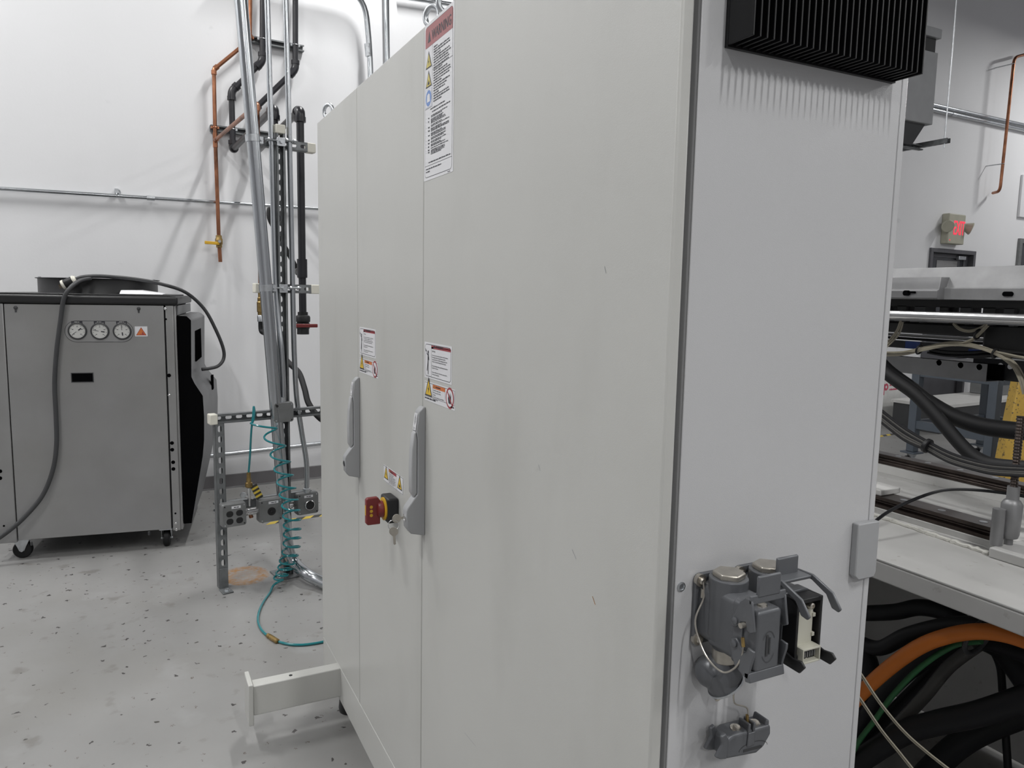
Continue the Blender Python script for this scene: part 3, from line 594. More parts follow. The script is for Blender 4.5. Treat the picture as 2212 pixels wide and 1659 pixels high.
MB().prism([(-.0165, -.022), (.013, -.022), (.013, .026), (-.0165, .026)], fi, c2-.014, c2-.002).build('contact_insert', 'beige', r2, bevel=.001)
for b_ in (.014, -.012): MB().prism([(.011, b_), (.0155, b_), (.0155, b_+.005), (.011, b_+.005)], fi, c2-.012, c2).build('insert_clip', 'beige', r2, bevel=.0005)
sk = MB()
for q in ((-.0165, -.040, -.0145, -.020), (.0125, -.040, .0145, -.020), (-.0145, -.0225, .0125, -.020), (-.0145, -.040, .0125, -.0375)): sk.prism([(q[0], q[1]), (q[2], q[1]), (q[2], q[3]), (q[0], q[3])], fi, c2-.010, c2+.012)
sk.prism([(-.0145, -.0375), (.0125, -.0375), (.0125, -.0225), (-.0145, -.0225)], fi, c2-.010, c2-.004); sk.build('socket_shell', 'beige', r2, bevel=.0006)
mb = MB()
for k in range(6): mb.prism([(-.012+k*.0042, -.034), (-.0108+k*.0042, -.034), (-.0108+k*.0042, -.027), (-.012+k*.0042, -.027)], fi, c2-.004, c2+.007)
mb.build('contact_pins', 'alud', r2)
for b_, a_ in ((.031, .004), (-.041, -.001)): MB().lathe((o2.x+a_, YS-c2-.001, ZC-.004+b_), (0, -1, 0), [(.0042, -.004), (.0042, .003), (.0025, .004), (.002, .002), (0, .002)], 14).build('insert_screw', 'nickel', r2)
lb = [(-(YS-c2+.010), ZC-PH*.62), (-(YS-c2-.006), ZC-PH*.70), (-(YS-c2-.020), ZC-PH*.66), (-(YS-c2-.026), ZC-PH*.78), (-(YS-c2-.018), ZC-PH*1.0), (-(YS-c2+.012), ZC-PH*.98)]
mb = MB()
for x0 in (XL2-.0035, XR2): mb.prism(lb, fr, x0, x0+.0035)
mb.box((XL2, YS-c2+.0, ZC-PH*1.0), (XR2, YS-c2+.012, ZC-PH*.93)); mb.build('locking_lever', 'black', r2, bevel=.0012)
# tether wire of the closed cover
def sx(px, py, out): return atY(px, py, YS-out)
t0 = o1+V((-(PW-.0075), -.012, PH-.0085)); a_ = atX(1606, 1392, XL1-.008)
pts = [t0, t0+V((-.001, -.004, -.02)), sx(1502, 1340, .020), sx(1513, 1390, .034), sx(1533, 1428, .052), sx(1562, 1452, .072), sx(1588, 1442, .086), sx(1602, 1418, .092), a_+V((0, 0, -.002))]
th = MB().tube(cr(pts, 6), .0013, 8).build('tether_wire', 'nickel', r1); MB().cyl(a_+V((0, 0, -.003)), a_+V((0, .002, .008)), .0022, n=12).build('ferrule', 'brass', r1); MB().cyl(t0+V((0, 0, -.022)), t0+V((0, 0, -.010)), .0026, n=10).build('ferrule', 'nickel', r1)
# ================================================================== DANGLING CAP
yc = YS-.024; A = atY(1553, 1600, yc); B = atY(1650, 1573, yc); L_ = (B.x-A.x)
cp = thing('connector_cap', (A.x+L_/2, yc, A.z-.03), 'grey connector cap dangling on a thin wire below the connectors', 'cap')
tl = Matrix.Translation((A.x, yc, (A.z+B.z)/2-.002)) @ Matrix.Rotation(math.radians(3), 4, 'Y')
prof = [(0, -.016), (.70*L_, -.020), (L_-.012, -.013), (L_, .004), (L_-.002, .018), (.012, .018), (0, .012)]
bd = MB(tl); bd.prism([(u, v) for u, v in prof], frame((0, 0, 0), (1, 0, 0), (0, 0, 1), (0, -1, 0)), -.0155, .0145); bo = bd.build('cap_shell', 'castgrey', cp, bevel=.0045, seg=3)
MB(tl).prism([(L_-.012, .016), (L_-.003, .016), (L_-.004, .024), (L_-.009, .026)], frame((0, 0, 0), (1, 0, 0), (0, 0, 1), (0, -1, 0)), -.013, .012).build('cap_lug', 'castgrey', cp, bevel=.002)
for dz in (0, 1): MB(tl).prism([(-.016, -.010), (-.008, -.014), (.004, -.016), (.004, .012), (-.002, .022), (-.010, .018), (-.006, .006)], frame((0, 0, 0), (1, 0, 0), (0, 0, 1), (0, -1, 0)), -.014+dz*.022, -.008+dz*.022).build('cap_hook', 'castgrey', cp, bevel=.002)
for u in (.30*L_, .72*L_): MB(tl).lathe((u, -.004, .017), (0, -.3, 1), [(.0085, 0), (.0085, .002), (.005, .002), (.0045, .006), (0, .0065)], 16).build('cap_screw', 'nickel', cp)
mb = MB(tl); ul = .44*L_; mb.box((ul, -.016, .014), (ul+.004, .004, .028)); mb.box((ul+.009, -.016, .014), (ul+.013, .004, .028)); mb.box((ul, -.017, -.004), (ul+.013, -.0145, .016)); mb.build('wire_lug', 'castgrey', cp, bevel=.0015)
pm = MB(tl); P = Print(pm, frame((.05, -.0147, -.004), (1, 0, 0), (0, 0, 1), (0, -1, 0)))
for k in range(16): P.line(.026*math.cos(k*math.pi/16), .010*math.sin(k*math.pi/16)-.006, .026*math.cos((k+1)*math.pi/16), .010*math.sin((k+1)*math.pi/16)-.006, .0008, 0, 1)
P.rect(-.018, -.008, .016, -.004, 0, 1); pm.build('embossed_mark', 'charcoal', cp)
we = tl @ V((ul+.0065, -.006, .026)); ws = atY(1586, 1488, YS-.030)
MB().tube(cr([ws, ws+V((.001, -.001, -.02)), we+V((-.002, 0, .02)), we], 6), .0011, 8).build('tether_wire', 'nickel', cp); MB().cyl(we+V((0, 0, -.003)), we+V((-.001, 0, .010)), .0022, n=12).build('ferrule', 'brass', cp)
# ================================================================== CHILLER
CA = math.radians(-8); CO = V((.205, 4.63, 0)); CM = Matrix.Translation(CO) @ Matrix.Rotation(CA, 4, 'Z'); CI = CM.inverted()
CN = CM.to_3x3() @ V((0, 1, 0)); CXn = CM.to_3x3() @ V((1, 0, 0))
def cf(px, py, d=0.): return CI @ hit(px, py, CO+CN*d, CN)
def cs(px, py, d=0.): return CI @ hit(px, py, CO+CXn*d, CXn)
CW, CD = .935, .90; z0 = .115; zl = cf(380, 659).z; zl1 = cf(385, 641).z
ch = thing('chiller', CM @ V((-CW/2, CD/2, 0)), 'silver wheeled chiller with three round gauges and black top', 'chiller', rz=CA)
xs0, xs1 = cf(352, 665).x, cf(375, 1152).x; xs = (xs0+xs1)/2
MB(CM).box((-CW+.02, .02, z0+.012), (-.02, CD-.02, zl)).build('core', 'gasket', ch)
fp = MB(CM).box((-CW+.105, 0, z0), (xs-.004, .018, zl-.004)).build('front_panel', 'silver', ch, bevel=.002)
cp_ = MB(CM); cp_.box((xs+.004, 0, z0-.012), (-.012, .02, zl-.002)); cp_.box((-.014, .012, z0-.012), (0, .075, zl-.002)); cpo = cp_.build('corner_post', 'silver', ch, bevel=.004)
cq = MB(CM); cq.box((-CW, 0, z0-.012), (-CW+.10, .02, zl-.002)); cqo = cq.build('corner_post', 'silver', ch, bevel=.004)
for px, py in ((365, 811), (371.5, 957), (372, 971.5), (374, 998.5), (374.5, 1013)):
    q = cf(px, py); MB(CM).lathe((q.x, -.0002, q.z), (0, -1, 0), [(.0105, -.002), (.0105, .0006), (0, .0006)], 18).build('plug_hole', 'shade_black', cpo)
for px, py in ((358.5, 689.5), (379, 1109)): 
    q = cf(px, py); MB(CM).lathe((q.x, -.0002, q.z), (0, -1, 0), [(.0055, -.002), (.0055, .0006), (0, .0006)], 12).build('plug_hole', 'shade_black', cpo)
for px, py in ((357, 667), (366, 853.5), (380, 1130), (381, 1144)):
    q = cf(px, py); MB(CM).lathe((q.x, -.0002, q.z), (0, -1, 0), [(.008, -.002), (.0075, .003), (.004, .005), (0, .005)], 14).build('screw', 'chrome', cpo)
for px, py in ((0, 1018), (0, 1033), (8.5, 1136)):
    q = cf(px, py); MB(CM).lathe((q.x, -.0002, q.z), (0, -1, 0), [(.0105 if py < 1100 else .0055, -.002), (.0105 if py < 1100 else .0055, .0006), (0, .0006)], 18).build('plug_hole', 'shade_black', cqo)
for px, py in ((34, 666), (299.5, 668)):
    q = cf(px, py); mb = MB(CM); mb.lathe((q.x, -.0002, q.z+.003), (0, -1, 0), [(.010, -.002), (.009, .006), (.004, .009), (0, .009)], 14); mb.box((q.x-.004, -.004, q.z-.020), (q.x+.004, .002, q.z)); mb.build('panel_latch', 'charcoal', fp)
for px, py in ((322, 1152), (68, 1174)):
    q = cf(px, py); MB(CM).box((q.x-.006, -.004, q.z-.012), (q.x+.006, .004, q.z+.012)).build('panel_clip', 'charcoal', fp, bevel=.003)
# hand slot, its inner shade painted as a flat dark plate
a = cf(155, 807); b = cf(201, 824); mb = MB(CM); mb.box((a.x, -.0015, b.z), (b.x, .0005, a.z)); mb.build('hand_slot', 'shade_black', fp)
mb = MB(CM); mb.box((a.x-.004, -.0025, a.z), (b.x+.004, .001, a.z+.004)); mb.box((a.x-.004, -.0025, b.z-.004), (b.x+.004, .001, b.z)); mb.box((a.x-.004, -.0025, b.z), (a.x, .001, a.z)); mb.box((b.x, -.0025, b.z), (b.x+.004, .001, a.z)); mb.build('slot_rim', 'charcoal', fp)
# gauge strip
a = cf(139, 693); b = cf(289, 738.5); mm = MB(CM); hh = (a.z-b.z)/2; cx, cz = (a.x+b.x)/2, (a.z+b.z)/2
mm.prism(rr((b.x-a.x)/2, hh, hh*.98, 8), CM.inverted() @ CM @ frame((cx, 0, cz), (1, 0, 0), (0, 0, 1), (0, -1, 0)), -.001, .0012); go = mm.build('gauge_strip', 'silver', ch)
em = MB(CM); fr = frame((cx, 0, cz), (1, 0, 0), (0, 0, 1), (0, -1, 0)); R_ = rr((b.x-a.x)/2, hh, hh*.98, 8); em.tube([fr @ V((u, v, .0012)) for u, v in R_], .0011, 6, 0, True); em.build('strip_outline', 'charcoal', go)
for i, (px, py, ang) in enumerate(((167.5, 715), (216, 715.5), (264, 715.5)) and ((167.5, 715, -142), (216, 715.5, 170), (264, 715.5, 96))):
    q = cf(px, py); c = (q.x, 0, q.z); ga = MB(CM)
    ga.lathe(c, (0, -1, 0), [(.045, 0), (.047, .004), (.0455, .009), (.039, .011), (.0385, .005)], 36, 0)
    Pr = Print(ga, frame((c[0], -.0052, c[2]), (1, 0, 0), (0, 0, 1), (0, -1, 0))); Pr.disc(0, 0, .0395, 1, 1, 32)
    for k in range(9):
        t = math.radians(225-k*33.75); Pr.line(.030*math.cos(t), .030*math.sin(t), .035*math.cos(t), .035*math.sin(t), .002, 2, 2)
    for k in range(0, 9, 2):
        t = math.radians(225-k*33.75); Pr.rect(.024*math.cos(t)-.0035, .024*math.sin(t)-.0016, .024*math.cos(t)+.0035, .024*math.sin(t)+.0016, 2, 2)
    g_ = ga.build('gauge', ['charcoal', 'dial', 'ink'], ch)
    nd = MB(CM); t = math.radians(ang); Pn = Print(nd, frame((c[0], -.0062, c[2]), (1, 0, 0), (0, 0, 1), (0, -1, 0))); Pn.line(0, 0, .034*math.cos(t), .034*math.sin(t), .0022, 0, 1); Pn.line(-.006*math.cos(t), -.006*math.sin(t), -.024*math.cos(t), -.024*math.sin(t), .006, 0, 1); Pn.disc(0, 0, .006, 1, 2, 12); nd.build('needle', ['ink', 'dial'], g_)
    u = cf(px-1.3, 696.6); lm = MB(CM); Pl = Print(lm, frame((u.x, -.0016, u.z), (1, 0, 0), (0, 0, 1), (0, -1, 0))); Pl.rect(-.027, -.0075, .027, .0075, 0, 1); Pl.words(-.012, .012, .0012, .003, 1, 2, i); Pl.words(-.02, .022, -.005, .003, 1, 2, i+9); lm.build('gauge_caption', ['ink', 'dial'], go)
# orange triangle sticker
a = cf(291, 705); b = cf(319, 726.5); sm = MB(CM); w_, h_ = b.x-a.x, a.z-b.z; Ps = Print(sm, frame((a.x, -.0006, b.z), (1, 0, 0), (0, 0, 1), (0, -1, 0)))
Ps.rect(0, 0, w_, h_, 0, 0); Ps.poly([(w_*.08, h_*.1), (w_*.92, h_*.1), (w_*.5, h_*.92)], 1, 1); Ps.poly([(w_*.15, h_*.14), (w_*.85, h_*.14), (w_*.5, h_*.83)], 2, 2)
Ps.poly([(w_*.52, h_*.16), (w_*.78, h_*.16), (w_*.64, h_*.36)], 1, 3); Ps.line(w_*.55, h_*.22, w_*.64, h_*.40, w_*.05, 1, 3); Ps.disc(w_*.61, h_*.42, w_*.035, 1, 3, 10); Ps.poly([(w_*.40, h_*.24), (w_*.50, h_*.24), (w_*.45, h_*.17)], 1, 3); sm.build('warning_sticker', ['white', 'lred', 'lorange'], ch)
# lid and fan shroud
ld_ = MB(CM); ld_.box((-CW-.012, -.014, zl), (.014, CD+.012, zl1)); ldo = ld_.build('top_frame', 'lid', ch, bevel=.012, seg=3)
MB(CM).box((-CW+.03, .03, zl1), (-.03, CD-.03, zl1+.008)).build('top_plate', 'lid', ch, bevel=.003)
sc_ = V((-.455, .45, zl1)); R0 = .315
sh = MB(CM); sh.lathe(sc_, (0, 0, 1), [(R0+.004, .004), (R0, .012), (R0, .088), (R0+.012, .090), (R0+.012, .094), (R0-.008, .094), (R0-.008, .004)], 56); sho = sh.build('fan_shroud', 'lid', ch)
for k in range(6):
    t = math.radians(20+60*k); MB(CM).box((sc_.x+(R0-.01)*math.cos(t)-.006, sc_.y+(R0-.01)*math.sin(t)-.006, zl1+.09), (sc_.x+(R0-.01)*math.cos(t)+.006, sc_.y+(R0-.01)*math.sin(t)+.006, zl1+.099)).build('shroud_clip', 'steel', sho)
gr = MB(CM)
for k in range(1, 9): gr.torus(sc_+V((0, 0, .085)), (0, 0, 1), R0*k/9, .0025, 36, 5)
for k in range(4):
    t = math.pi*k/4; gr.cyl(sc_+V((R0*math.cos(t), R0*math.sin(t), .083)), sc_+V((-R0*math.cos(t), -R0*math.sin(t), .083)), .003, n=6)
gr.build('fan_grille', 'black', sho)
# moulded side cover
q = lambda px, py: (lambda p: (p.x, p.z))(cf(px, py, .03))
pr = [q(397, 682), q(403, 683), q(412.5, 692), q(413.5, 814), q(420, 828), q(438, 855), q(441, 900), q(441, 950), q(438, 985), q(430, 1034), q(419, 1100), q(414, 1130)]
pr = [(max(.002, a_), b_) for a_, b_ in pr]; pr = pr+[(.002, pr[-1][1])]; pr[0] = (.002, pr[0][1])
so = MB(CM); n_ = len(pr); so.add([(a_, .03, b_) for a_, b_ in pr]+[(a_*1.27 if a_ > .003 else a_, .86, b_) for a_, b_ in pr], [(i, (i+1) % n_, n_+(i+1) % n_, n_+i) for i in range(n_)]+[tuple(n_+i for i in range(n_))], 0); so.add([(a_, .0299, b_) for a_, b_ in pr], [tuple(range(n_))], 1)
so = so.build('side_cover', ['grey', 'shade_black'], ch, bevel=.006, seg=2)
def slotq(px0, py0, px1, py1, d):
    a = cs(px0, py0, d); b = cs(px1, py1, d); return MB(CM).box((d-.004, min(a.y, b.y), min(a.z, b.z)), (d+.0015, max(a.y, b.y), max(a.z, b.z)))
dx_ = pr[3][0]
sl = MB(CM).add([(dx_*(1+.27*(y_-.03)/.83)+o_, y_, z_) for o_ in (-.003, .009) for y_ in (.24, .58) for z_ in (cf(430, 776, .4).z, cf(430, 712, .4).z)], [(0, 1, 3, 2), (4, 6, 7, 5), (0, 4, 5, 1), (2, 3, 7, 6), (0, 2, 6, 4), (1, 5, 7, 3)]).build('grab_slot', 'shade_black', so)
MB(CM).box((pr[6][0]*1.10, .52, .86), (pr[6][0]*1.20, .60, .95)).build('small_slot', 'shade_black', so)
MB(CM).box((.002, .03, pr[0][1]+.004), (.010, CD-.03, zl-.004)).build('side_strip', 'grey', ch)
# casters
def caster(x, y, turn, swivel):
    c = CM @ V((x, y, 0)); Rm = Matrix.Translation(c) @ Matrix.Rotation(turn, 4, 'Z')
    wh = MB(Rm); wh.lathe((0, .019, .048), (0, -1, 0), [(.020, 0), (.043, .002), (.048, .008), (.048, .030), (.043, .036), (.020, .038)], 28)
    bk = MB(Rm); bk.box((-.05, -.035, .107), (.05, .035, .113))
    for s_ in (-1, 1): bk.prism([(-.040, .108), (.040, .108), (.022, .070), (.012, .044), (-.012, .044), (-.022, .070)], frame((0, s_*.025, 0), (1, 0, 0), (0, 0, 1), (0, -1, 0)), -.0015, .0015)
    b = bk.build('caster', 'steel', ch, bevel=.0008); wh.build('wheel', 'rubber', b); ax_ = MB(Rm); ax_.cyl((0, -.031, .048), (0, .031, .048), .008, n=12); ax_.build('axle', 'steel', b)
q1 = cf(52, 1210, .06); q2 = cf(362, 1190, .06)
caster(q1.x, .055, CA, 0); caster(q2.x, .06, CA+math.pi/2, 1); caster(q1.x, CD-.1, CA, 0); caster(q2.x, CD-.1, CA, 0)
# paper left on the lid
a = CM @ V((-.24, .10, zl1+.009)); pa = MB(CM)
b0 = cf(258, 636, .10); b1 = cf(352, 638, .10); pa.add([(b0.x, .10, zl1+.010), (b1.x, .09, zl1+.010), (b1.x, .26, zl1+.012), (b0.x, .28, zl1+.012), (b0.x+.005, .12, zl1+.030), (b0.x+.10, .11, zl1+.030), (b1.x, .10, zl1+.013), (b1.x, .25, zl1+.016), (b0.x+.10, .26, zl1+.034), (b0.x+.005, .27, zl1+.034)], [(0, 1, 2, 3), (0, 4, 5, 6, 1), (4, 9, 8, 5), (5, 8, 7, 6), (3, 2, 7, 8, 9), (0, 3, 9, 4), (1, 6, 7, 2)])
one('paper_booklet', pa, 'white', 'folded white paper lying on the black chiller top', 'paper')
# cords
def chp(px, py, y): p = cf(px, py, y); return CM @ V((p.x, y, p.z))
yt = .12
pts = [chp(160, 606, .10), chp(180, 598, .10), chp(228, 597, .12), chp(300, 604, .22), chp(350, 614, .28), chp(400, 631, .32), chp(440, 666, .36), chp(466, 712, .38), chp(482, 752, .40), chp(483, 775, .40), chp(472, 790, .38), chp(455, 795.5, .36), chp(436, 798, .34)]
zm = zl1+.103
tc_ = thing('power_cord', pts[0], 'dark grey power cord with plug draped from the shroud to the chiller side', 'power cord')
MB().tube(cr(pts, 6), .0105, 10).build('cable', 'charcoal', tc_)
d = (pts[0]-pts[1]).normalized(); d = V((d.x, d.y, -.45)).normalized(); e = pts[0]
pl = MB(); pl.lathe(e-d*.004, d, [(.012, -.012), (.020, -.004), (.0265, 0), (.0265, .052), (.024, .056)], 24, 0); pl.lathe(e-d*.004, d, [(.028, .054), (.028, .066), (.022, .070), (0, .070)], 24, 1); pl.lathe(e-d*.004, d, [(.0215, -.010), (.0225, -.004), (.0285, 0.0), (.0285, .008)], 24, 1)
po = pl.build('plug', ['black', 'capw'], tc_)
pn = MB()
for s_ in (-1, 0, 1): n_ = d.orthogonal().normalized(); pn.bar(e+d*.064+n_*s_*.011, e+d*.082+n_*s_*.011, .006, .0018)
pn.build('plug_pins', 'brass', po)
pts = [chp(195, 602, .10), chp(172, 607, .03), chp(152, 622, -.025), chp(138, 645, -.035), chp(131, 690, -.032), chp(122, 760, -.03), chp(118, 830, -.03), chp(121, 900, -.03), chp(122, 960, -.032), chp(114, 1015, -.035), chp(92, 1070, -.04), chp(55, 1115, -.05), chp(20, 1146, -.06), chp(-20, 1172, -.07), chp(-90, 1200, -.10), chp(-170, 1215, -.12)]
one('cable', MB().tube(cr(pts, 6), .0118, 10), 'charcoal', 'thick dark cable hanging down the silver chiller front', 'cable')
# ================================================================== STRUT CHANNEL
def strut(mb, p0, p1, opn, w=.045, d=.041, slots=True, mi=0):
    """slotted channel from p0 to p1 (centre of its near face), its open side looking along opn"""
    p0 = V(p0); p1 = V(p1); ez = (p1-p0).normalized(); en = V(opn).normalized(); ex = ez.cross(en).normalized(); L = (p1-p0).length; t = .0025
    back = d if True else 0
    fr = frame(p0-en*(back-t), ez, -ex, en)
    if slots:
        n = max(1, int(L/.0508)); c = L/n
        for i in range(n): mb.holed(fr, i*c, (i+1)*c, -w/2, w/2, (i+.5)*c, 0, .0158, .0090, t, mi, 16)
    else: mb.prism([(0, -w/2), (L, -w/2), (L, w/2), (0, w/2)], fr, -t, 0, mi)
    f2 = frame(p0, ex, -en, ez)
    for s in (-1, 1):
        mb.prism([(s*w/2, 0), (s*w/2, d), (s*(w/2-t), d), (s*(w/2-t), 0)], f2, 0, L, mi)
        mb.prism([(s*w/2, 0), (s*(w/2-.0095), 0), (s*(w/2-.0095), .007), (s*(w/2-.0075), .007), (s*(w/2-.0075), t), (s*w/2, t)], f2, 0, L, mi)
def elbow(mb, a, c, b, r=.0275, l=.062, mi=0):
    a, c, b = V(a), V(c), V(b); pa = c+(a-c).normalized()*l; pb = c+(b-c).normalized()*l
    mb.tube(bend([pa, c, pb], .045, 6), r, 16, mi)
    for q, o in ((pa, a), (pb, b)): dd = (o-q).normalized(); mb.cyl(q-dd*.026, q+dd*.001, r+.003, n=18, mi=mi)
# ================================================================== WALL PIPES
O1 = .085
w1 = [wall(568, -50, O1), wall(566.5, 133, O1), wall(500, 197, O1), wall(503, 323, O1)]
e1 = atZ(592, 234, w1[3].z); w1 += [e1, V((e1.x, e1.y, 1.90))]
w2 = [wall(638, -50, O1), wall(638, 150, O1), wall(546, 240, O1), wall(548, 335, O1)]
e2 = atZ(648, 238, w2[3].z); zc2 = atY(656, 722, e2.y).z; w2 += [e2, V((e2.x, e2.y, zc2+.05))]
for k, (w_, lab) in enumerate(((w1, 'dark grey plastic pipe zigzagging down the wall, nearer the copper pipe'), (w2, 'dark grey plastic pipe ending in a valve with a red handle'))):
    t = thing('plastic_pipe', V((w_[-1].x, w_[-1].y, w_[-1].z)), lab, 'pipe', 'dark plastic pipes on the wall')
    for a, b in zip(w_[:-1], w_[1:]): MB().cyl(a, b, .0205, n=18).build('pipe_run', 'pvc', t)
    for i in range(1, 5):
        mb = MB(); elbow(mb, w_[i-1], w_[i], w_[i+1]); mb.build('elbow', 'pvc', t)
    if k:
        zz = lambda py: atY(656, py, e2.y).z
        MB().lathe((e2.x, e2.y, zz(600)), (0, 0, 1), [(.0205, 0), (.028, 0), (.028, zz(560)-zz(600)), (.0205, zz(560)-zz(600))], 20).build('coupling', 'pvc', t)
        h0 = zz(722); vb = MB(); vb.lathe((e2.x, e2.y, h0), (0, 0, 1), [(.020, 0), (.033, 0), (.033, .030), (.037, .034), (.037, .062), (.033, .066), (.040, .072), (.041, .094), (.037, .104), (.028, .108), (.028, .125), (.021, .126)], 24); vo = vb.build('ball_valve', 'black', t)
        mb = MB(); mb.cyl((e2.x, e2.y-.046, h0+.050), (e2.x, e2.y, h0+.050), .012, n=14); mb.build('valve_stem', 'black', vo)
        mb = MB(); mb.bar((e2.x-.060, e2.y-.046, h0+.050), (e2.x+.072, e2.y-.046, h0+.050), .010, .020); mb.build('valve_handle', 'red', vo, bevel=.004)
    else: MB().lathe(V((e1.x, e1.y, 1.90)), (0, 0, 1), [(.020, -.03), (.030, -.03), (.030, .03), (.0205, .03)], 18).build('coupling', 'pvc', t)
hb = [V((e1.x, e1.y, 1.88)), atY(583, 452, e1.y-.02), atY(582, 470, e1.y-.04), atY(592, 492, e1.y-.05), atY(612, 528, e1.y-.06), atY(630, 560, (e1.y+e2.y)/2), atY(646, 590, e2.y+.06)]
ho = thing('hose', hb[3], 'short black hose looping behind the conduits below the upper wall conduit', 'hose'); MB().tube(cr(hb, 6), .014, 12).build('hose_tube', 'rubber', ho); d = (hb[-1]-hb[-2]).normalized(); MB().lathe(hb[-1]-d*.03, d, [(.015, 0), (.021, .002), (.021, .03), (.018, .034), (.018, .055)], 16).build('hose_fitting', 'alud', ho)
# copper line
O2 = .075
cw = [wall(541, -50, O2), wall(540, 86, O2), wall(462, 150, O2), wall(465, 303, O2), wall(473, 522, O2), wall(476, 566, O2)]
ct = thing('copper_pipe', cw[-1], 'copper pipe running down the white wall to a yellow-handled valve', 'pipe')
MB().tube(bend(cw[:5], .03, 5), .0135, 16).build('pipe_run', 'copper', ct); MB().cyl(cw[4], cw[5], .0135, n=16).build('pipe_run', 'copper', ct)
for i in (1, 2):
    mb = MB(); elbow(mb, cw[i-1], cw[i], cw[i+1], .0155, .034); mb.build('elbow', 'copper', ct)
eb = atZ(555, 226, cw[3].z); zq = atY(560, 640, eb.y).z; brn = [cw[3], eb, V((eb.x, eb.y, zq+.03))]
MB().tube(bend(brn, .03, 5), .0135, 14).build('branch_run', 'copper', ct); mb = MB(); elbow(mb, *brn, .0155, .034); mb.build('elbow', 'copper', ct)
mb = MB(); mb.cyl(cw[3]+V((0, 0, -.05)), cw[3]+V((0, 0, .05)), .0165, n=16); dd = (eb-cw[3]).normalized(); mb.cyl(cw[3], cw[3]+dd*.06, .0165, n=16); mb.build('tee', 'copper', ct)
vv = cw[4]; mb = MB(); mb.lathe(vv+V((0, 0, -.045)), (0, 0, 1), [(.0135, 0), (.021, .004), (.021, .022), (.026, .030), (.026, .062), (.021, .070), (.021, .088), (.0135, .092)], 18); mb.cyl(vv, vv+V((0, -.035, 0)), .009, n=12); vo = mb.build('ball_valve', 'brass', ct)
mb = MB(); ha = wall(442, 523.5, O2+.035); hb_ = wall(474, 526, O2+.035); mb.bar(ha, hb_, .006, .022); mb.build('valve_lever', 'yellow', vo, bevel=.003); MB().cyl(vv+V((0, -.032, 0)), vv+V((0, -.044, 0)), .011, n=6).build('lever_nut', 'steel', vo)
# brass fitting and black hose at the end of the branch
zh = zq
bh = thing('hose', V((eb.x, eb.y, .5)), 'black hose with brass fittings hanging behind the conduits and curving right', 'hose')
mb = MB(); mb.lathe(V((eb.x, eb.y, zh-.11)), (0, 0, 1), [(.014, -.02), (.020, 0), (.020, .015), (.024, .02), (.024, .075), (.020, .08), (.020, .10), (.016, .104), (.016, .14)], 18); mb.build('brass_fitting', 'brass', bh); MB().lathe(V((eb.x, eb.y, zh-.15)), (0, 0, 1), [(.020, 0), (.023, .002), (.023, .035), (.020, .04)], 16).build('hose_clamp', 'steel', bh)
hp = [V((eb.x, eb.y, zh-.12)), V((eb.x, eb.y, zh-.20)), atY(575, 722, eb.y-.05), atY(597, 755, eb.y-.10), atY(625, 785, eb.y-.2), atY(646, 806, eb.y-.3), atY(658, 840, eb.y-.42), atY(667, 872, eb.y-.50), atY(692, 904, eb.y-.58), atY(730, 925, eb.y-.65)]
MB().tube(cr(hp, 6), .0165, 12).build('hose_tube', 'rubber', bh)
# wall struts
for (a, b, lab, offs) in ((wall(536, 84, .045), wall(657, 103, .045), 'upper strut channel on the wall holding the dark pipes', 0), (wall(455, 272, .045), wall(590, 296, .045), 'lower strut channel on the wall behind the copper pipe', 0)):
    z_ = (a.z+b.z)/2; a.z = b.z = z_
    t = thing('wall_strut', (a+b)/2-V((0, 0, .02)), lab, 'strut'); mb = MB(); strut(mb, a, b, WN, slots=False); mb.build('channel', 'strut', t)
    for w_, m_ in ((w1, 'steel'), (w2, 'steel'), (cw, 'copper')):
        for i in range(0, 4):
            p_, q_ = w_[i], w_[i+1]
            if abs(p_.x-q_.x) < .06 and min(p_.z, q_.z) < z_ < max(p_.z, q_.z) and min(a.x, b.x) < p_.x < max(a.x, b.x):
                k_ = (z_-p_.z)/(q_.z-p_.z); c_ = p_.lerp(q_, k_); mb = MB(); rr_ = .0225 if w_ is not cw else .0155
                mb.torus(c_, (0, 0, 1), rr_, .003, 20, 6); mb.box((c_.x-rr_-.012, c_.y, c_.z-.008), (c_.x+rr_+.012, c_.y+.045, c_.z+.008)); mb.build('pipe_clamp', m_, t)
# wall conduits
def conduit(name, pts, r, lab, couple=(), br=.12, straps=(), mat_='conduit', group=None):
    t = thing(name, (V(pts[0])+V(pts[-1]))/2, lab, 'conduit', group); P = bend(pts, br, 8); MB().tube(P, r, 16).build('conduit_tube', mat_, t)
    for a, b in couple:
        a, b = V(a), V(b); d = (b-a).normalized(); mb = MB(); mb.cyl(a, b, r+.004, n=18); n_ = d.cross(V((0, 1, 0))).normalized()
        for k in (.25, .75): c = a.lerp(b, k)+V((0, -r-.003, 0)); mb.cyl(c, c+V((0, -.006, 0)), .005, n=8)
        mb.build('coupling', 'steel', t)
    for a in straps: mb = MB(); a = V(a); mb.torus(a, WX, r+.002, .003, 16, 6); mb.box((a.x-.012, a.y-.002, a.z+r), (a.x+.012, a.y+.03, a.z+r+.03)); mb.build('strap', 'steel', t)
    return t
conduit('wall_conduit', [wall(-160, 397, .03), wall(690, 451, .03), wall(760, 456, .03)], .0125, 'thin horizontal steel conduit across the upper left wall', [(wall(317, 427.5, .03), wall(334, 428.7, .03))], straps=[wall(252, 421, .03)])
conduit('wall_conduit', [wall(300, 1003, .04), wall(470, 983, .04), wall(700, 957, .04), wall(760, 950, .04)], .0165, 'horizontal steel conduit low on the wall above the dark baseboard')
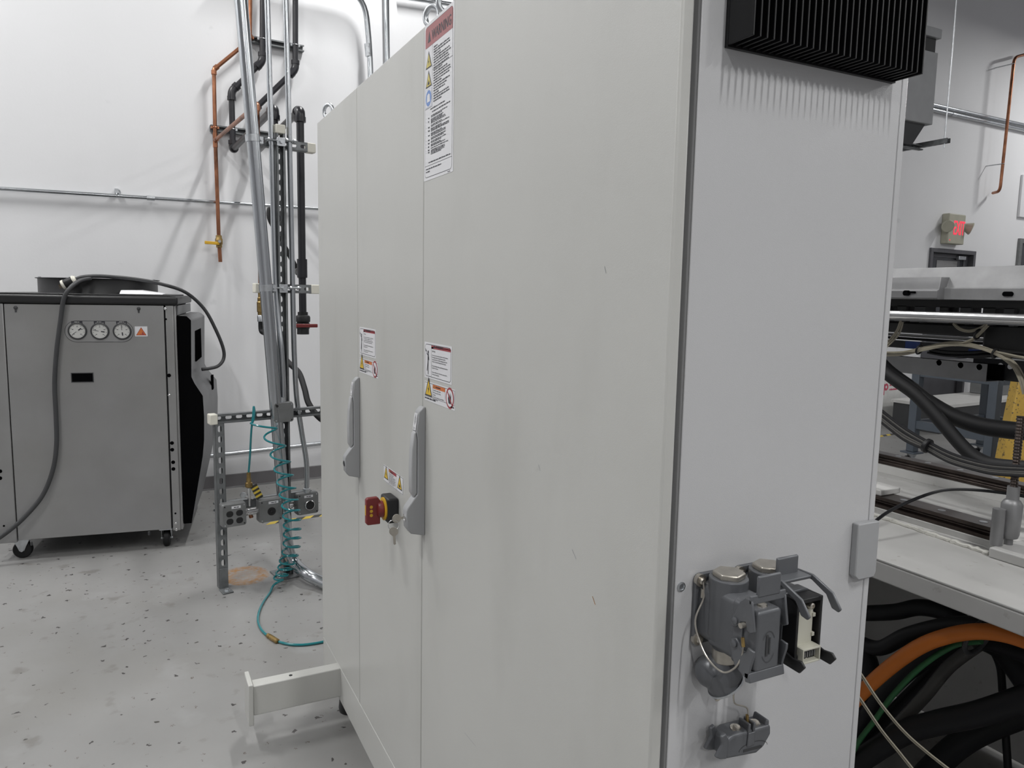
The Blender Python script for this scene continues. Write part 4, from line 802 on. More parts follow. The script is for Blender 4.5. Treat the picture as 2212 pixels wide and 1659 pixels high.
conduit('wall_conduit', [wall(500, -75, .15), wall(786, -17, .15), wall(799, 100, .15), wall(804, 300, .15)], .0215, 'bent steel conduit curving down behind the cabinet top', [(wall(794, 95, .15), wall(796.5, 122, .15))], br=.33)
conduit('wall_conduit', [wall(834, -60, .06), wall(840, 320, .06)], .0205, 'straight vertical steel conduit on the wall above the cabinet')
conduit('wall_conduit', [wall(860, -8, .05), wall(1020, 16, .05)], .017, 'horizontal steel conduit behind the cabinet lifting eyes')
ey = wall(254, 416, .0); mb = MB(); mb.torus(ey+WN*.012+V((0, 0, .004)), WN, .016, .004, 18, 8); one('wall_eye', mb, 'steel', 'small metal eye on the wall above the thin conduit', 'eye bolt')
# ================================================================== RACK OF STRUT CHANNEL
RA = math.radians(10); RO = V((.36, 3.88, 0)); RM = Matrix.Translation(RO) @ Matrix.Rotation(RA, 4, 'Z'); RI = RM.inverted(); RY = RM.to_3x3() @ V((0, 1, 0))
def rk(px, py, d=0.): return RI @ hit(px, py, RO+RY*d, RY)
def rw(px, py, d=0.): return hit(px, py, RO+RY*d, RY)
rack = thing('strut_rack', RM @ V((.3, .02, 0)), 'slotted steel strut rack standing on the floor carrying conduits and boxes', 'rack', rz=RA)
vx = (rk(606, 300).x+rk(612, 587).x+rk(617, 935).x)/3; vt = rk(603, 278).z
mb = MB(RM); strut(mb, (vx, 0, .01), (vx, 0, vt), (0, -1, 0)); up_ = mb.build('upright', 'strut', rack)
c1z = (rk(683, 318).z+rk(545, 297).z)/2; c2z = (rk(552, 622).z+rk(684, 625).z)/2; bz = rk(560, 896, .041).z
for z_, pl_, pr_, in ((c1z, 556, 666), (c2z, 562, 670)):
    a, b = rk(pl_, 310, .043).x, rk(pr_, 320, .043).x; mb = MB(RM); strut(mb, (a, .084, z_), (b, .084, z_), (0, 1, 0)); o = mb.build('cross_channel', 'strut', rack)
    MB(RM).box((b-.004, .040, z_-.024), (b+.040, .088, z_+.024)).build('end_cap', 'capw', o, bevel=.004)
    if z_ < 2: MB(RM).box((a-.040, .040, z_-.024), (a+.004, .088, z_+.024)).build('end_cap', 'capw', o, bevel=.004)
    MB(RM).box((vx-.021, -.006, z_-.021), (vx+.021, -.0005, z_+.021)).build('square_washer', 'steel', rack, bevel=.001); MB(RM).cyl((vx, -.018, z_), (vx, -.005, z_), .0095, n=6).build('bolt', 'steel', rack)
MB(RM).box((vx-.025, -.004, vt-.022), (vx+.025, .046, vt+.022)).build('end_cap', 'capw', up_, bevel=.005)
pxl = rk(474, 900).x; pxr = rk(700, 884, .041).x
mb = MB(RM); strut(mb, (pxl-.022, .003, bz), (pxr+.04, .003, bz), (0, -1, 0)); o = mb.build('cross_channel', 'strut', rack)
MB(RM).box((pxl-.046, -.004, bz-.026), (pxl-.008, .050, bz+.026)).build('end_cap', 'capw', o, bevel=.005)
ppx = (rk(472, 920).x+rk(486, 1265).x)/2
mb = MB(RM); strut(mb, (ppx, .041, .006), (ppx, .041, bz-.022), (0, 1, 0)); po = mb.build('post', 'strut', rack)
mb = MB(RM); mb.box((ppx-.021, -.006, .0), (ppx+.021, -.001, .11)); mb.box((ppx-.026, -.075, 0), (ppx+.026, -.001, .007)); mb.build('foot_bracket', 'strut', po, bevel=.0015); MB(RM).lathe((ppx, -.048, .006), (0, 0, 1), [(.016, 0), (.016, .003), (.010, .003), (.010, .014), (0, .015)], 6).build('anchor_bolt', 'steel', po)
mb = MB(RM); mb.box((vx-.065, -.055, 0), (vx+.065, .10, .007)); mb.box((vx-.027, -.006, .007), (vx-.022, .047, .095)); mb.box((vx+.022, -.006, .007), (vx+.027, .047, .095)); mb.box((vx-.027, .042, .007), (vx+.027, .047, .095)); mb.build('foot_bracket', 'strut', up_, bevel=.0015)
for sx_ in (-.045, .045): MB(RM).lathe((vx+sx_, -.03, .006), (0, 0, 1), [(.014, 0), (.014, .003), (.009, .003), (.009, .013), (0, .014)], 6).build('anchor_bolt', 'steel', up_)
b2z = rk(545, 1087, .041).z; mb = MB(RM); strut(mb, (ppx-.02, .083, b2z), (rk(672, 1078, .05).x, .083, b2z), (0, 1, 0), slots=False); mb.build('cross_channel', 'strut', rack)
# vertical conduits on the rack
cbig = [rw(517.5, -40, -.02), rw(520.6, 0, -.02), rw(574.5, 622, -.02), rw(606, 1003, -.02), rw(616, 1135, -.02)]
flo = [rw(624, 1192, -.035), rw(638, 1218, -.07), atZ(662, 1240, .06), atZ(690, 1255, .040), atZ(760, 1285, .033)]
t = thing('conduit', V((flo[0].x, flo[0].y, 0)), 'thick leaning steel conduit that bends along the floor at the foot', 'conduit'); MB().tube(cbig[:3]+cr([cbig[2]]+cbig[3:]+flo, 8)[1:], .0305, 20).build('conduit_tube', 'conduit', t)
for py_, px_ in ((299, 545.5), (622, 574.5)):
    c_ = rk(px_, py_, -.02); d_ = (RI @ cbig[2])-(RI @ cbig[1]); mb = MB(RM); mb.lathe(c_, d_, [(.0312, -.016), (.034, -.016), (.034, .016), (.0312, .016)], 22); mb.box((c_.x+.028, -.012, c_.z-.016), (c_.x+.055, -.008, c_.z+.016)); mb.box((c_.x+.028, .004, c_.z-.016), (c_.x+.055, .008, c_.z+.016)); mb.cyl((c_.x+.043, -.022, c_.z), (c_.x+.043, .02, c_.z), .006, n=8); mb.build('conduit_clamp', 'steel', t)
def thin(lab, pts, clamp):
    t = thing('conduit', V((pts[-1].x, pts[-1].y, pts[-1].z)), lab, 'conduit'); MB().tube(pts[:2]+cr(pts[1:], 8)[1:], .0135, 16).build('conduit_tube', 'conduit', t)
    for px_, py_ in clamp:
        c_ = rk(px_, py_, .02); mb = MB(RM); mb.torus(c_, (0, 0, 1), .0165, .004, 18, 6); mb.cyl((c_.x-.035, c_.y-.018, c_.z), (c_.x+.035, c_.y-.018, c_.z), .005, n=8); mb.cyl((c_.x-.024, c_.y-.018, c_.z), (c_.x-.016, c_.y-.018, c_.z), .0095, n=6); mb.cyl((c_.x+.016, c_.y-.018, c_.z), (c_.x+.024, c_.y-.018, c_.z), .0095, n=6); mb.build('conduit_clamp', 'steel', t)
    return t
jt = rw(613, 866, -.02)
t1 = thin('thin steel conduit entering the top of the junction box', [rw(576, -40, .02), rw(586, 300, .02), rw(593, 560, .02), rw(597, 640, .015), rw(602, 700, .0), rw(608, 755, -.02), rw(612, 820, -.02), jt], ((586, 303), (595, 622)))
t2 = thin('thin steel conduit running down to the receptacle box beside the cabinet', [rw(616, -40, .02), rw(625, 300, .02), rw(634, 700, .02), rw(636, 770, .02), rw(641, 860, .025), rw(652, 935, .03), rw(662, 1000, .03), rw(662.5, 1062, .03)], ((625, 305), (633, 622)))
# boxes
def ebox(name, px, py, w, h, dep, d, lab, cat='outlet box'):
    c = rk(px, py, d-dep); t = thing(name, RM @ V((c.x, d-dep/2, c.z-h/2)), lab, cat, rz=RA)
    MB(RM).box((c.x-w/2, d-dep+.006, c.z-h/2), (c.x+w/2, d, c.z+h/2)).build('box_body', 'boxgrey', t, bevel=.010, seg=3)
    co = MB(RM).prism(rr(w/2-.002, h/2-.002, .012), frame((c.x, d-dep+.006, c.z), (1, 0, 0), (0, 0, 1), (0, -1, 0)), 0, .006).build('cover_plate', 'boxgrey', t, bevel=.0015)
    for a in (-1, 1):
        for b in (-1, 1): MB(RM).lathe((c.x+a*(w/2-.012), d-dep, c.z+b*(h/2-.012)), (0, -1, 0), [(.0038, -.001), (.0035, .0015), (0, .002)], 10).build('cover_screw', 'steel' if a*b > 0 else 'black', co)
    return t, co, c, d-dep
def tape_label(t, c, y, dx, dz, w, h, seed):
    m_ = MB(RM); P = Print(m_, frame((c.x+dx-w/2, y-.0004, c.z+dz-h/2), (1, 0, 0), (0, 0, 1), (0, -1, 0))); P.rect(0, 0, w, h, 0, 0); P.words(w*.25, w*.8, h*.3, h*.35, 1, 1, seed); m_.build('tape_label', ['white', 'ink'], t)
b1, co1, c1_, y1_ = ebox('outlet_box', 507, 1113, .118, .118, .062, -.004, 'grey box with four black outlets at the left end of the rack')
for a in (-1, 1):
    for b in (-1, 1): MB(RM).prism(rr(.0165, .0150, .0135, 5, a*.0235, b*.019-.010), frame((c1_.x, y1_, c1_.z), (1, 0, 0), (0, 0, 1), (0, -1, 0)), -.001, .002).build('outlet', 'black', b1, bevel=.001)
tape_label(b1, c1_, y1_, .008, .040, .044, .013, 61)
b2, co2, c2_, y2_ = ebox('outlet_box', 586, 1103, .118, .118, .062, -.004, 'grey box with one round black receptacle in the middle of the rack')
MB(RM).lathe((c2_.x+.002, y2_, c2_.z-.004), (0, -1, 0), [(.021, -.001), (.021, .002), (.012, .002), (.012, .0006), (.006, .0006), (.006, .003), (0, .003)], 28).build('round_receptacle', 'black', b2); tape_label(b2, c2_, y2_, .012, .042, .050, .013, 62)
b3, co3, c3_, y3_ = ebox('outlet_box', 666, 1088, .118, .118, .062, .068, 'darker grey box with a ringed round receptacle under the thin conduit beside the cabinet')
MB(RM).lathe((c3_.x+.002, y3_, c3_.z-.004), (0, -1, 0), [(.027, -.001), (.027, .020), (.0235, .022), (.0235, .010)], 28).build('receptacle_ring', 'chrome', b3); MB(RM).lathe((c3_.x+.002, y3_, c3_.z-.004), (0, -1, 0), [(.0235, 0), (.0225, .017), (.004, .017), (.004, .019), (0, .019)], 24).build('round_receptacle', 'black', b3); tape_label(b3, c3_, y3_, .002, .040, .048, .013, 63)
q_ = c3_.z+.059; MB(RM).lathe(RI @ rw(662.5, 1062, .03)*1, (0, 0, -1), [(.0165, -.02), (.0195, -.018), (.0195, .02), (.0165, .022)], 16).build('conduit_connector', 'steel', b3)
b4, co4, c4_, y4_ = ebox('junction_box', 613.5, 891, .104, .104, .050, .000, 'square grey junction box with blank cover on the horizontal rack channel', 'junction box')
MB(RM).lathe((c4_.x-.035, y4_, c4_.z+.035), (0, -1, 0), [(.007, -.001), (.007, .0008), (0, .0008)], 14).build('knockout_hole', 'black', b4)
MB(RM).lathe((c4_.x, y4_+.025, c4_.z+.050), (0, 0, 1), [(.018, 0), (.018, .012), (.0155, .012), (.0155, .026)], 16).build('conduit_connector', 'steel', b4)
for (ca, ya), (cb, yb_), lab in (((c1_, y1_), (c2_, y2_), 'short shiny nipple between the four-outlet box and the middle box'), ((c2_, y2_), (c3_, y3_), 'short shiny nipple between the middle box and the box beside the cabinet')):
    a = V((ca.x+.057, ya+.034, ca.z-.004)); b = V((cb.x-.057, yb_+.034, cb.z-.0)); mb = MB(RM); mb.cyl(a, b, .0135, n=16); mid = (a+b)/2; dd = (b-a).normalized(); mb.cyl(mid-dd*.022, mid+dd*.022, .018, n=18)
    for s_ in (-1, 1): mb.cyl(mid+dd*.011*s_+V((0, -.016, -.003)), mid+dd*.011*s_+V((0, -.024, -.003)), .005, n=8)
    one('conduit_nipple', mb, 'chrome', lab, 'conduit')
# ================================================================== AIR VALVE, COIL HOSE
av = rw(538, 1068, -.02)
va = thing('air_valve', av+V((0, 0, -.05)), 'small air valve with a brass fitting above the left outlet boxes', 'valve')
mb = MB(); mb.cyl(av+V((0, 0, -.06)), av+V((0, 0, .035)), .009, n=12); mb.cyl(av+V((-.03, .0, -.005)), av+V((.02, 0, -.022)), .006, n=10); mb.build('valve_body', 'chrome', va)
mb = MB(); mb.lathe(av+V((-.028, 0, .0)), (0, -1, 0), [(.014, -.006), (.016, 0), (.014, .008), (0, .008)], 16); mb.build('valve_wheel', 'steel', va)
mb = MB(); mb.lathe(av+V((0, 0, .034)), (0, 0, 1), [(.010, 0), (.018, .006), (.018, .026), (.012, .030), (.012, .048), (.010, .054), (.010, .072), (.008, .080)], 16); mb.build('brass_fitting', 'brass', va)
st0 = av+V((.022, 0, .045)); st1 = rw(562, 1076, -.03)
lv = MB(); n_ = 7
for k in range(n_): lv.bar(st0.lerp(st1, k/n_), st0.lerp(st1, (k+1)/n_), .006, .034, up=(1, .2, .4), mi=k % 2)
lv.build('striped_lever', ['tape_k', 'tape_y'], va)
mb = MB(RM); q_ = rk(541, 1118, -.02); mb.cyl((q_.x-.006, -.02, q_.z+.045), (q_.x+.004, -.022, q_.z), .008, .011, n=10); one('cable_stub', mb, 'copper', 'small dark stub hanging below the nipple between outlet boxes', 'fitting')
# teal hose: straight drop, over the channel, coils, floor
top = rw(548, 880, -.012); dn = [av+V((0, 0, .108)), rw(540, 985, -.02), rw(543, 930, -.024), rw(547, 895, -.018), top+V((0, 0, .004)), rw(549, 889, -.012)+V((0, -.014, 0)), rw(548.5, 905, -.026)]
path = [rw(549, 913, -.03), rw(566, 918, -.06), rw(584, 933, -.10), rw(598, 965, -.105), rw(607, 995, -.11), rw(615, 1030, -.10), rw(622, 1065, -.11), rw(628, 1095, -.11), rw(631, 1130, -.10), rw(631, 1160, -.09), rw(629, 1185, -.09), rw(622, 1212, -.10), atZ(612, 1236, .05), atZ(603, 1250, .035)]
pc = cr(path, 12); NT = 15.5; hel = []
acc = [0]
for a, b in zip(pc[:-1], pc[1:]): acc.append(acc[-1]+(b-a).length)
NS = 340
for i in range(NS+1):
    u = i/NS; s_ = acc[-1]*(u**.80 if False else (.0+u)); j = max(k for k in range(len(acc)) if acc[k] <= s_+1e-9); j = min(j, len(pc)-2); c_ = pc[j].lerp(pc[j+1], (s_-acc[j])/max(1e-6, acc[j+1]-acc[j]))
    th = 2*math.pi*(1.1*u*6+ (NT-6.6)*u*u)+2.2; r_ = .043*min(1, .6+u*5)*(1 if u < .86 else 1-(u-.86)*2.2)
    hel.append(c_+V((math.cos(th)*r_, math.sin(th)*r_*.9, 0)))
tail = [atZ(592, 1263, .02), atZ(583, 1280, .006), atZ(568, 1302, .006), atZ(559, 1324, .006), atZ(558, 1345, .006), atZ(568, 1364, .006), atZ(588, 1379, .007), atZ(615, 1390, .006), atZ(650, 1393, .006), atZ(690, 1388, .006), atZ(730, 1378, .006)]
hs_ = thing('coil_hose', V((hel[-1].x, hel[-1].y, 0)), 'teal coiled air hose hanging from the rack and trailing over the floor', 'air hose')
MB().tube(cr(dn, 6), .0052, 8).build('hose_drop', 'teal', hs_); MB().tube(cr([dn[-1], path[0]+V((-.01, 0, -.003))]+hel[::2][2:], 2), .0050, 8).build('hose_coil', 'teal', hs_); MB().tube(cr([hel[-1]]+tail, 6), .0055, 8).build('hose_tail', 'teal', hs_)
a, b = atZ(578, 1372, .009), atZ(600, 1386, .009); d = (b-a).normalized(); mb = MB(); mb.lathe(a, d, [(.006, 0), (.010, .003), (.010, .018), (.0075, .020), (.0075, .026), (.011, .028), (.011, (b-a).length-.004), (.006, (b-a).length)], 14); mb.build('hose_coupling', 'brass', hs_)
# floor tape
def floor_tape(p0, p1, w, n, lab, m=('tape_y', 'tape_k')):
    p0, p1 = V(p0), V(p1); d = (p1-p0); L = d.length; d.normalize(); s = V((-d.y, d.x, 0))*w/2; mb = MB(); seg = L/n
    for i in range(n):
        a, b = p0+d*seg*i, p0+d*seg*(i+1); o = d*seg*.75
        mb.add([a-s, b-s, b+s+o, a+s+o]+[v+V((0, 0, .0008)) for v in (a-s, b-s, b+s+o, a+s+o)], [(0, 1, 2, 3), (4, 5, 6, 7), (0, 1, 5, 4), (2, 3, 7, 6)], i % 2)
    return one('floor_tape', mb, list(m), lab, 'floor tape', smooth=False)
a, b = atZ(572, 1132, .0), atZ(740, 1106, .0); floor_tape(a, b, .05, 9, 'black and yellow striped tape on the floor behind the outlet boxes')
# ================================================================== MACHINE BED beside the cabinet
BX, BZ = 1.6, .879
bed = thing('machine_bed', (2.05, 1.3, 0), 'long grey machine bed with dark rails beside the cabinet', 'machine')
MB().box((BX, -.6, BZ-.006), (2.56, 3.0, BZ)).build('bed_plate', 'bed', bed, bevel=.002)
MB().box((BX, -.6, BZ-.054), (BX+.03, 3.0, BZ-.0065)).build('front_beam', 'bed', bed, bevel=.004)
MB().box((2.50, -.6, BZ-.10), (2.555, 3.0, BZ-.0065)).build('rear_beam', 'bed', bed, bevel=.004)
MB().box((2.52, -.6, .02), (2.55, 3.0, BZ-.10)).build('light_block_panel', 'bed', bed)  # added panel, keeps light from reaching in under the bed
MB().box((1.7, 1.95, 0), (2.5, 2.9, BZ-.02)).build('pedestal', 'bed', bed, bevel=.01); MB().box((1.75, -.5, 0), (2.5, .35, BZ-.02)).build('pedestal', 'bed', bed, bevel=.01)
def rail_(x0, x1, z0, z1, y0, y1, nm):
    fr = frame((0, 0, 0), (1, 0, 0), (0, 0, 1), (0, 1, 0)); h = z1-z0; w = x1-x0
    o = MB().prism([(x0, z0), (x1, z0), (x1, z1), (x0, z1), (x0, z0+h*.72), (x0+w*.14, z0+h*.56), (x0+w*.14, z0+h*.44), (x0, z0+h*.28)], fr, y0, y1).build(nm, 'rail', bed, bevel=.0012)
    b0 = MB().lathe(((x0+x1)/2, y0+.05, z1), (0, 0, 1), [(.010, -.001), (.010, .0009), (0, .0009)], 14).build('rail_bolt', 'steel', o); y = .115
    while y0+.05+y < y1-.02: clone(b0, o, (0, y, 0)); y += .115
    return o
rn = Z_ = atZ(2150, 1168, BZ+.045)
MB().box((1.945, 1.10, BZ), (2.025, 3.0, BZ+.016)).build('rail_pad', 'bed', bed, bevel=.001)
rail_(1.95, 2.02, BZ+.016, BZ+.050, 1.10, 3.0, 'guide_rail')
MB().box((2.43, -.6, BZ), (2.50, 3.0, BZ+.030)).build('rail_pad', 'bed', bed, bevel=.001); rail_(2.44, 2.49, BZ+.030, BZ+.066, -.6, 3.0, 'guide_rail')
a = atZ(1905, 1080, BZ+.05); MB().box((1.955, 1.435, BZ+.050), (2.045, 2.2, BZ+.068)).build('wiper_block', 'bed', bed, bevel=.003)
bd_ = []; R_ = random.Random(4); p0, p1 = atZ(1880, 1112, BZ), atZ(2136, 1199, BZ)
for k in range(46):
    q_ = p0.lerp(p1, k/45); bd_.append((q_.x+R_.uniform(-.003, .003), q_.y, BZ+.002+R_.uniform(0, .002)))
MB().tube(bd_, [R_.uniform(.005, .009) for _ in bd_], 8).build('sealant_bead', 'sealant', bed)
a = atZ(2140, 1222, BZ); MB().box((1.865, .30, BZ), (2.20, 1.062, BZ+.026)).build('mounting_block', 'bed', bed, bevel=.004)
jc = atZ(2178, 1172, BZ+.03); js = MB(); js.lathe((jc.x, jc.y, BZ+.024), (0, 0, 1), [(.010, 0), (.010, .016), (.019, .020), (.022, .030), (.024, .105), (.018, .115), (.014, .118), (.014, .15), (.0085, .15)], 22); jo = js.build('jack_screw', 'alud', bed)
th = MB(); th.lathe((jc.x, jc.y, BZ+.17), (0, 0, 1), [((.0095 if k % 2 else .0078), k*.004) for k in range(46)], 14); th.build('threaded_rod', 'rail', jo); MB().cyl((jc.x-.034, jc.y+.01, BZ+.026), (jc.x-.034, jc.y+.01, BZ+.118), .0145, n=16).build('jack_pin', 'alud', jo)
# thin cable lying over the bed
pts = [atX(1880, 1135, 1.72), atX(1915, 1108, 1.80), atX(1960, 1085, 1.90), atZ(2010, 1066, BZ+.09), atZ(2050, 1058, BZ+.085), atZ(2100, 1058, BZ+.075), atZ(2160, 1064, BZ+.07), atZ(2230, 1075, BZ+.07)]
one('cable', MB().tube(cr(pts, 6), .0045, 8), 'cblack', 'thin black cable arching over the machine bed rails', 'cable')
# ================================================================== OVERHEAD CARRIAGE
cgx = 2.0; cg = thing('machine_carriage', (2.2, 1.6, 0), 'aluminium machine carriage above the bed with polished rail and hanging wires', 'machine')
fr = frame((0, 0, 0), (1, 0, 0), (0, 0, 1), (0, 1, 0))
def zx(px, py, x): return atX(px, py, x).z
zt_, zf, zl_ = zx(2100, 576, 2.06), zx(2100, 620.5, 2.035), zx(2100, 648, 2.03)
MB().prism([(2.06, zt_), (2.10, zt_+.001), (2.62, zt_-.02), (2.62, zt_-.10), (2.10, zl_), (2.032, zl_), (2.030, zf-.002), (2.038, zf+.001)], fr, -.5, 3.2).build('carriage_beam', 'alu', cg, bevel=.0015)
sl = atX(2177, 635, 2.029); mb = MB(); mb.prism(rr(.0135, .0062, .006, 5), frame((2.0285, sl.y, sl.z), (0, -1, 0), (0, 0, 1), (-1, 0, 0)), -.003, .001); mb.build('slot', 'shade_black', cg)
a = atX(2030, 598, 2.005); b = atX(2028, 647, 2.005); cvr = MB().prism([(2.005, b.z), (2.04, b.z), (2.06, a.z), (2.012, a.z), (2.006, b.z+.028), (1.998, b.z+.024), (1.999, b.z+.004)], fr, a.y, 3.2).build('bent_cover', 'alud', cg, bevel=.001)
k_ = atX(1960, 633, 2.0); mb = MB(); mb.prism(rr(.011, .0075, .007, 5), frame((2.0, k_.y, k_.z), (0, -1, 0), (0, 0, 1), (-1, 0, 0)), -.002, .0055); mb.prism(rr(.012, .003, .0028, 4, .016, .002), frame((2.0, k_.y, k_.z), (0, -1, 0), (0, 0, 1), (-1, 0, 0)), -.002, .0055); mb.build('keyhole_slot', 'shade_black', cvr)
mb = MB(); mb.box((2.10, -.5, zl_-.022), (2.40, 3.2, zl_-.0005)); mb.build('under_frame', 'black', cg)
mb = MB(); R_ = random.Random(3); under = []
for k, px in enumerate((1928, 1962, 2000, 2055, 2100, 2150, 2196)):
    q_ = atX(px, 655, 2.13); m2 = MB(); m2.box((2.10, q_.y-.012-.004*(k % 3), zl_-.055), (2.15, q_.y+.014, zl_-.02)); m2.prism([(q_.y-.02, zl_-.02), (q_.y+.02, zl_-.02), (q_.y+.006, zl_-.07), (q_.y-.006, zl_-.07)], frame((2.125, 0, 0), (0, 1, 0), (0, 0, 1), (1, 0, 0)), -.01, .01); m2.build('bracket', 'black' if k % 2 else 'charcoal', cg)
zr = (zx(1916, 681, 2.0)+zx(2212, 687, 2.0))/2
MB().cyl((2.0, -.5, zr), (2.0, 3.2, zr), .0125, n=24).build('polished_rail', 'chrome', cg); MB().box((2.006, -.5, zr-.017), (2.03, 3.2, zr-.009)).build('rail_support', 'alu', cg)
mb = MB(); z1 = zx(2000, 697, 2.2); z2 = zx(2000, 722, 2.2); mb.box((2.20, 1.25, z2), (2.34, 3.2, z1)); mb.build('drive_block', 'black', cg, bevel=.006); q_ = atX(2150, 720, 2.18); MB().box((2.17, q_.y-.30, zx(2150, 760, 2.17)), (2.36, q_.y+.03, zx(2150, 700, 2.17))).build('motor_block', 'black', cg, bevel=.008)
zr2 = zx(1960, 728, 2.6); MB().cyl((2.62, .8, zr2), (2.62, 3.4, zr2), .012, n=20).build('polished_rail', 'chrome', cg); MB().box((2.58, .8, zx(1960, 752, 2.6)), (2.64, 3.4, zr2-.016)).build('rear_beam', 'charcoal', cg, bevel=.002)
# end frames that carry the carriage, out of sight behind the cabinet
MB().box((2.08, 2.95, BZ+.068), (2.42, 3.05, zl_-.03)).build('end_frame', 'alud', cg); MB().box((2.08, -.45, BZ+.02), (2.42, -.35, zl_-.03)).build('end_frame', 'alud', cg)
# perforated wire tray
tx = 2.3; a, b, c, d = atX(1905, 766, tx), atX(2133, 787, tx), atX(1905, 797, tx), atX(2132, 826.5, tx); zt2, zb2 = (a.z+b.z)/2, (c.z+d.z)/2
hol = sorted([(atX(px, py, tx).y, atX(px, py, tx).z) for px, py in ((2028, 783.5), (2074.5, 789), (2115, 793))]); mb = MB(); ft = frame((tx, 0, 0), (0, 1, 0), (0, 0, 1), (-1, 0, 0))
ys = [b.y]+[(hol[i][0]+hol[i+1][0])/2 for i in range(2)]+[hol[2][0]+.04]
for i in range(3): mb.holed(ft, ys[i], ys[i+1], zb2, zt2, hol[i][0], hol[i][1], .0095, .0095, .002, 0, 20)
mb.prism([(ys[3], zb2), (2.4, zb2), (2.4, zt2), (ys[3], zt2)], ft, -.002, 0); mb.prism([(b.y, zb2), (2.4, zb2), (2.4, zb2-.002), (b.y, zb2-.002)], ft, -.12, 0); tr = mb.build('wire_tray', 'alud', cg); MB().box((tx+.05, b.y-.02, zb2+.002), (tx+.055, 2.4, zt2-.002)).build('tray_hole_shade', 'shade_black', cg)  # the black sheet behind is added so the tray holes look shaded
mb = MB(); hy = [atX(px, 790, tx+.10).y for px in (2161, 2182)]; hz_ = atX(2161, 790, tx+.10).z; f3 = frame((tx+.10, 0, 0), (0, 1, 0), (0, 0, 1), (-1, 0, 0)); ym = (hy[0]+hy[1])/2
mb.holed(f3, ym, ym+.10, hz_-.045, hz_+.02, hy[0], hz_, .0085, .0085, .002, 0, 18); mb.holed(f3, ym-.30, ym, hz_-.045, hz_+.02, hy[1], hz_, .0085, .0085, .002, 0, 18); mb.build('wire_tray_back', 'charcoal', cg)
for k, (px, py) in enumerate(((1967, 745), (2105, 763))):
    q_ = atX(px, py, 2.34); MB().box((2.34, q_.y-.02, q_.z-.012), (2.36, q_.y+.02, q_.z+.012)).build('blue_tape', 'bluet', cg)
# beige wires hanging under the carriage: one bundle of many wires is a part each
def wires(name, pts, n, r, spread, m, parent, seed):
    R_ = random.Random(seed)
    for k in range(n):
        o = V((R_.uniform(-1, 1), R_.uniform(-1, 1), R_.uniform(-1, 1)))*spread; P = [V(p)+o*(.4+.6*R_.random()) for p in pts]; MB().tube(cr(P, 5), r, 6).build(name, m, parent)
X_ = 2.14
wires('wire', [atX(1905, 752, X_), atX(1925, 735, X_), atX(1940, 715, X_), atX(1950, 690, X_)], 3, .0028, .006, 'cbeige', cg, 1)
wires('wire', [atX(2055, 692, X_), atX(2072, 708, X_), atX(2095, 714, X_), atX(2120, 707, X_), atX(2138, 694, X_)], 3, .0028, .005, 'cbeige', cg, 2)
wires('wire', [atX(2138, 694, X_), atX(2118, 717, X_), atX(2095, 735, X_), atX(2060, 745, X_)], 2, .003, .005, 'cbeige', cg, 3)
wires('wire', [atX(1905, 765, X_), atX(1950, 763, X_), atX(2000, 752, X_), atX(2050, 743, X_), atX(2100, 747, X_), atX(2150, 762, X_), atX(2185, 785, X_), atX(2205, 815, X_), atX(2214, 850, X_)], 6, .003, .008, 'cbeige', cg, 4)
wires('wire', [atX(2140, 760, X_), atX(2175, 768, X_), atX(2216, 775, X_)], 3, .0028, .006, 'cbeige', cg, 5)
wires('wire', [atX(2010, 758, X_+.08), atX(2050, 765, X_+.08), atX(2100, 766, X_+.08), atX(2150, 764, X_+.08), atX(2214, 770, X_+.08)], 6, .004, .014, 'cblack', cg, 6)
for px, py in ((1986, 755), (2150, 763), (2112, 722)):
    q_ = atX(px, py, X_); MB().torus(q_, (0, 1, .3), .014, .003, 16, 6).build('wire_tie', 'black', cg)
# ================================================================== HOSES AND CABLES above the bed
def cab_(lab, x, pts, r, m, cat='cable', k=7, n=12): return one('cable' if cat == 'cable' else 'hose', MB().tube(cr([atX(*p, x+(p_ if False else 0)) for p, p_ in [(q, 0) for q in pts]], k), r, n), m, lab, cat)
cab_('thick black hose sweeping to the right under the wire tray', 2.05, [(1890, 775), (1920, 805), (1965, 838), (2010, 872), (2060, 900), (2120, 920), (2180, 929), (2230, 933)], .0235, 'rubber', 'hose')
cab_('black hose dropping steeply across the table legs', 2.0, [(1895, 790), (1930, 818), (1975, 850), (2010, 885), (2045, 925), (2080, 965), (2110, 990), (2150, 1005), (2230, 1012)], .019, 'rubber', 'hose')
R_ = random.Random(12); bp = [(1880, 880), (1915, 908), (1955, 938), (2000, 962), (2050, 988), (2100, 1004), (2150, 1014), (2230, 1018)]
for i, (nm, m_) in enumerate((('topmost black', 'cblack'), ('second from top grey', 'cgrey'), ('third from top black', 'cblack'), ('fourth from top grey', 'cgrey'), ('fifth from top grey', 'cgrey'), ('lowest black', 'cblack'))):
    one('cable', MB().tube(cr([atX(px, py+(i-2.5)*5.2*(1 if k_ < 3 else .75)+R_.uniform(-.6, .6), 1.92) for k_, (px, py) in enumerate(bp)], 7), .0042, 8), m_, nm+' cable of the sagging thin bundle above the bed', 'cable', 'sagging thin cable bundle')
q_ = atX(2003, 963, 1.92); d_ = (atX(2010, 967, 1.92)-atX(1995, 959, 1.92)).normalized(); mb = MB(); mb.lathe(q_-d_*.006, d_, [(.018, 0), (.0205, .002), (.0205, .010), (.018, .012)], 16); one('cable_tie', mb, 'black', 'black tie around the sagging thin cable bundle', 'cable tie')
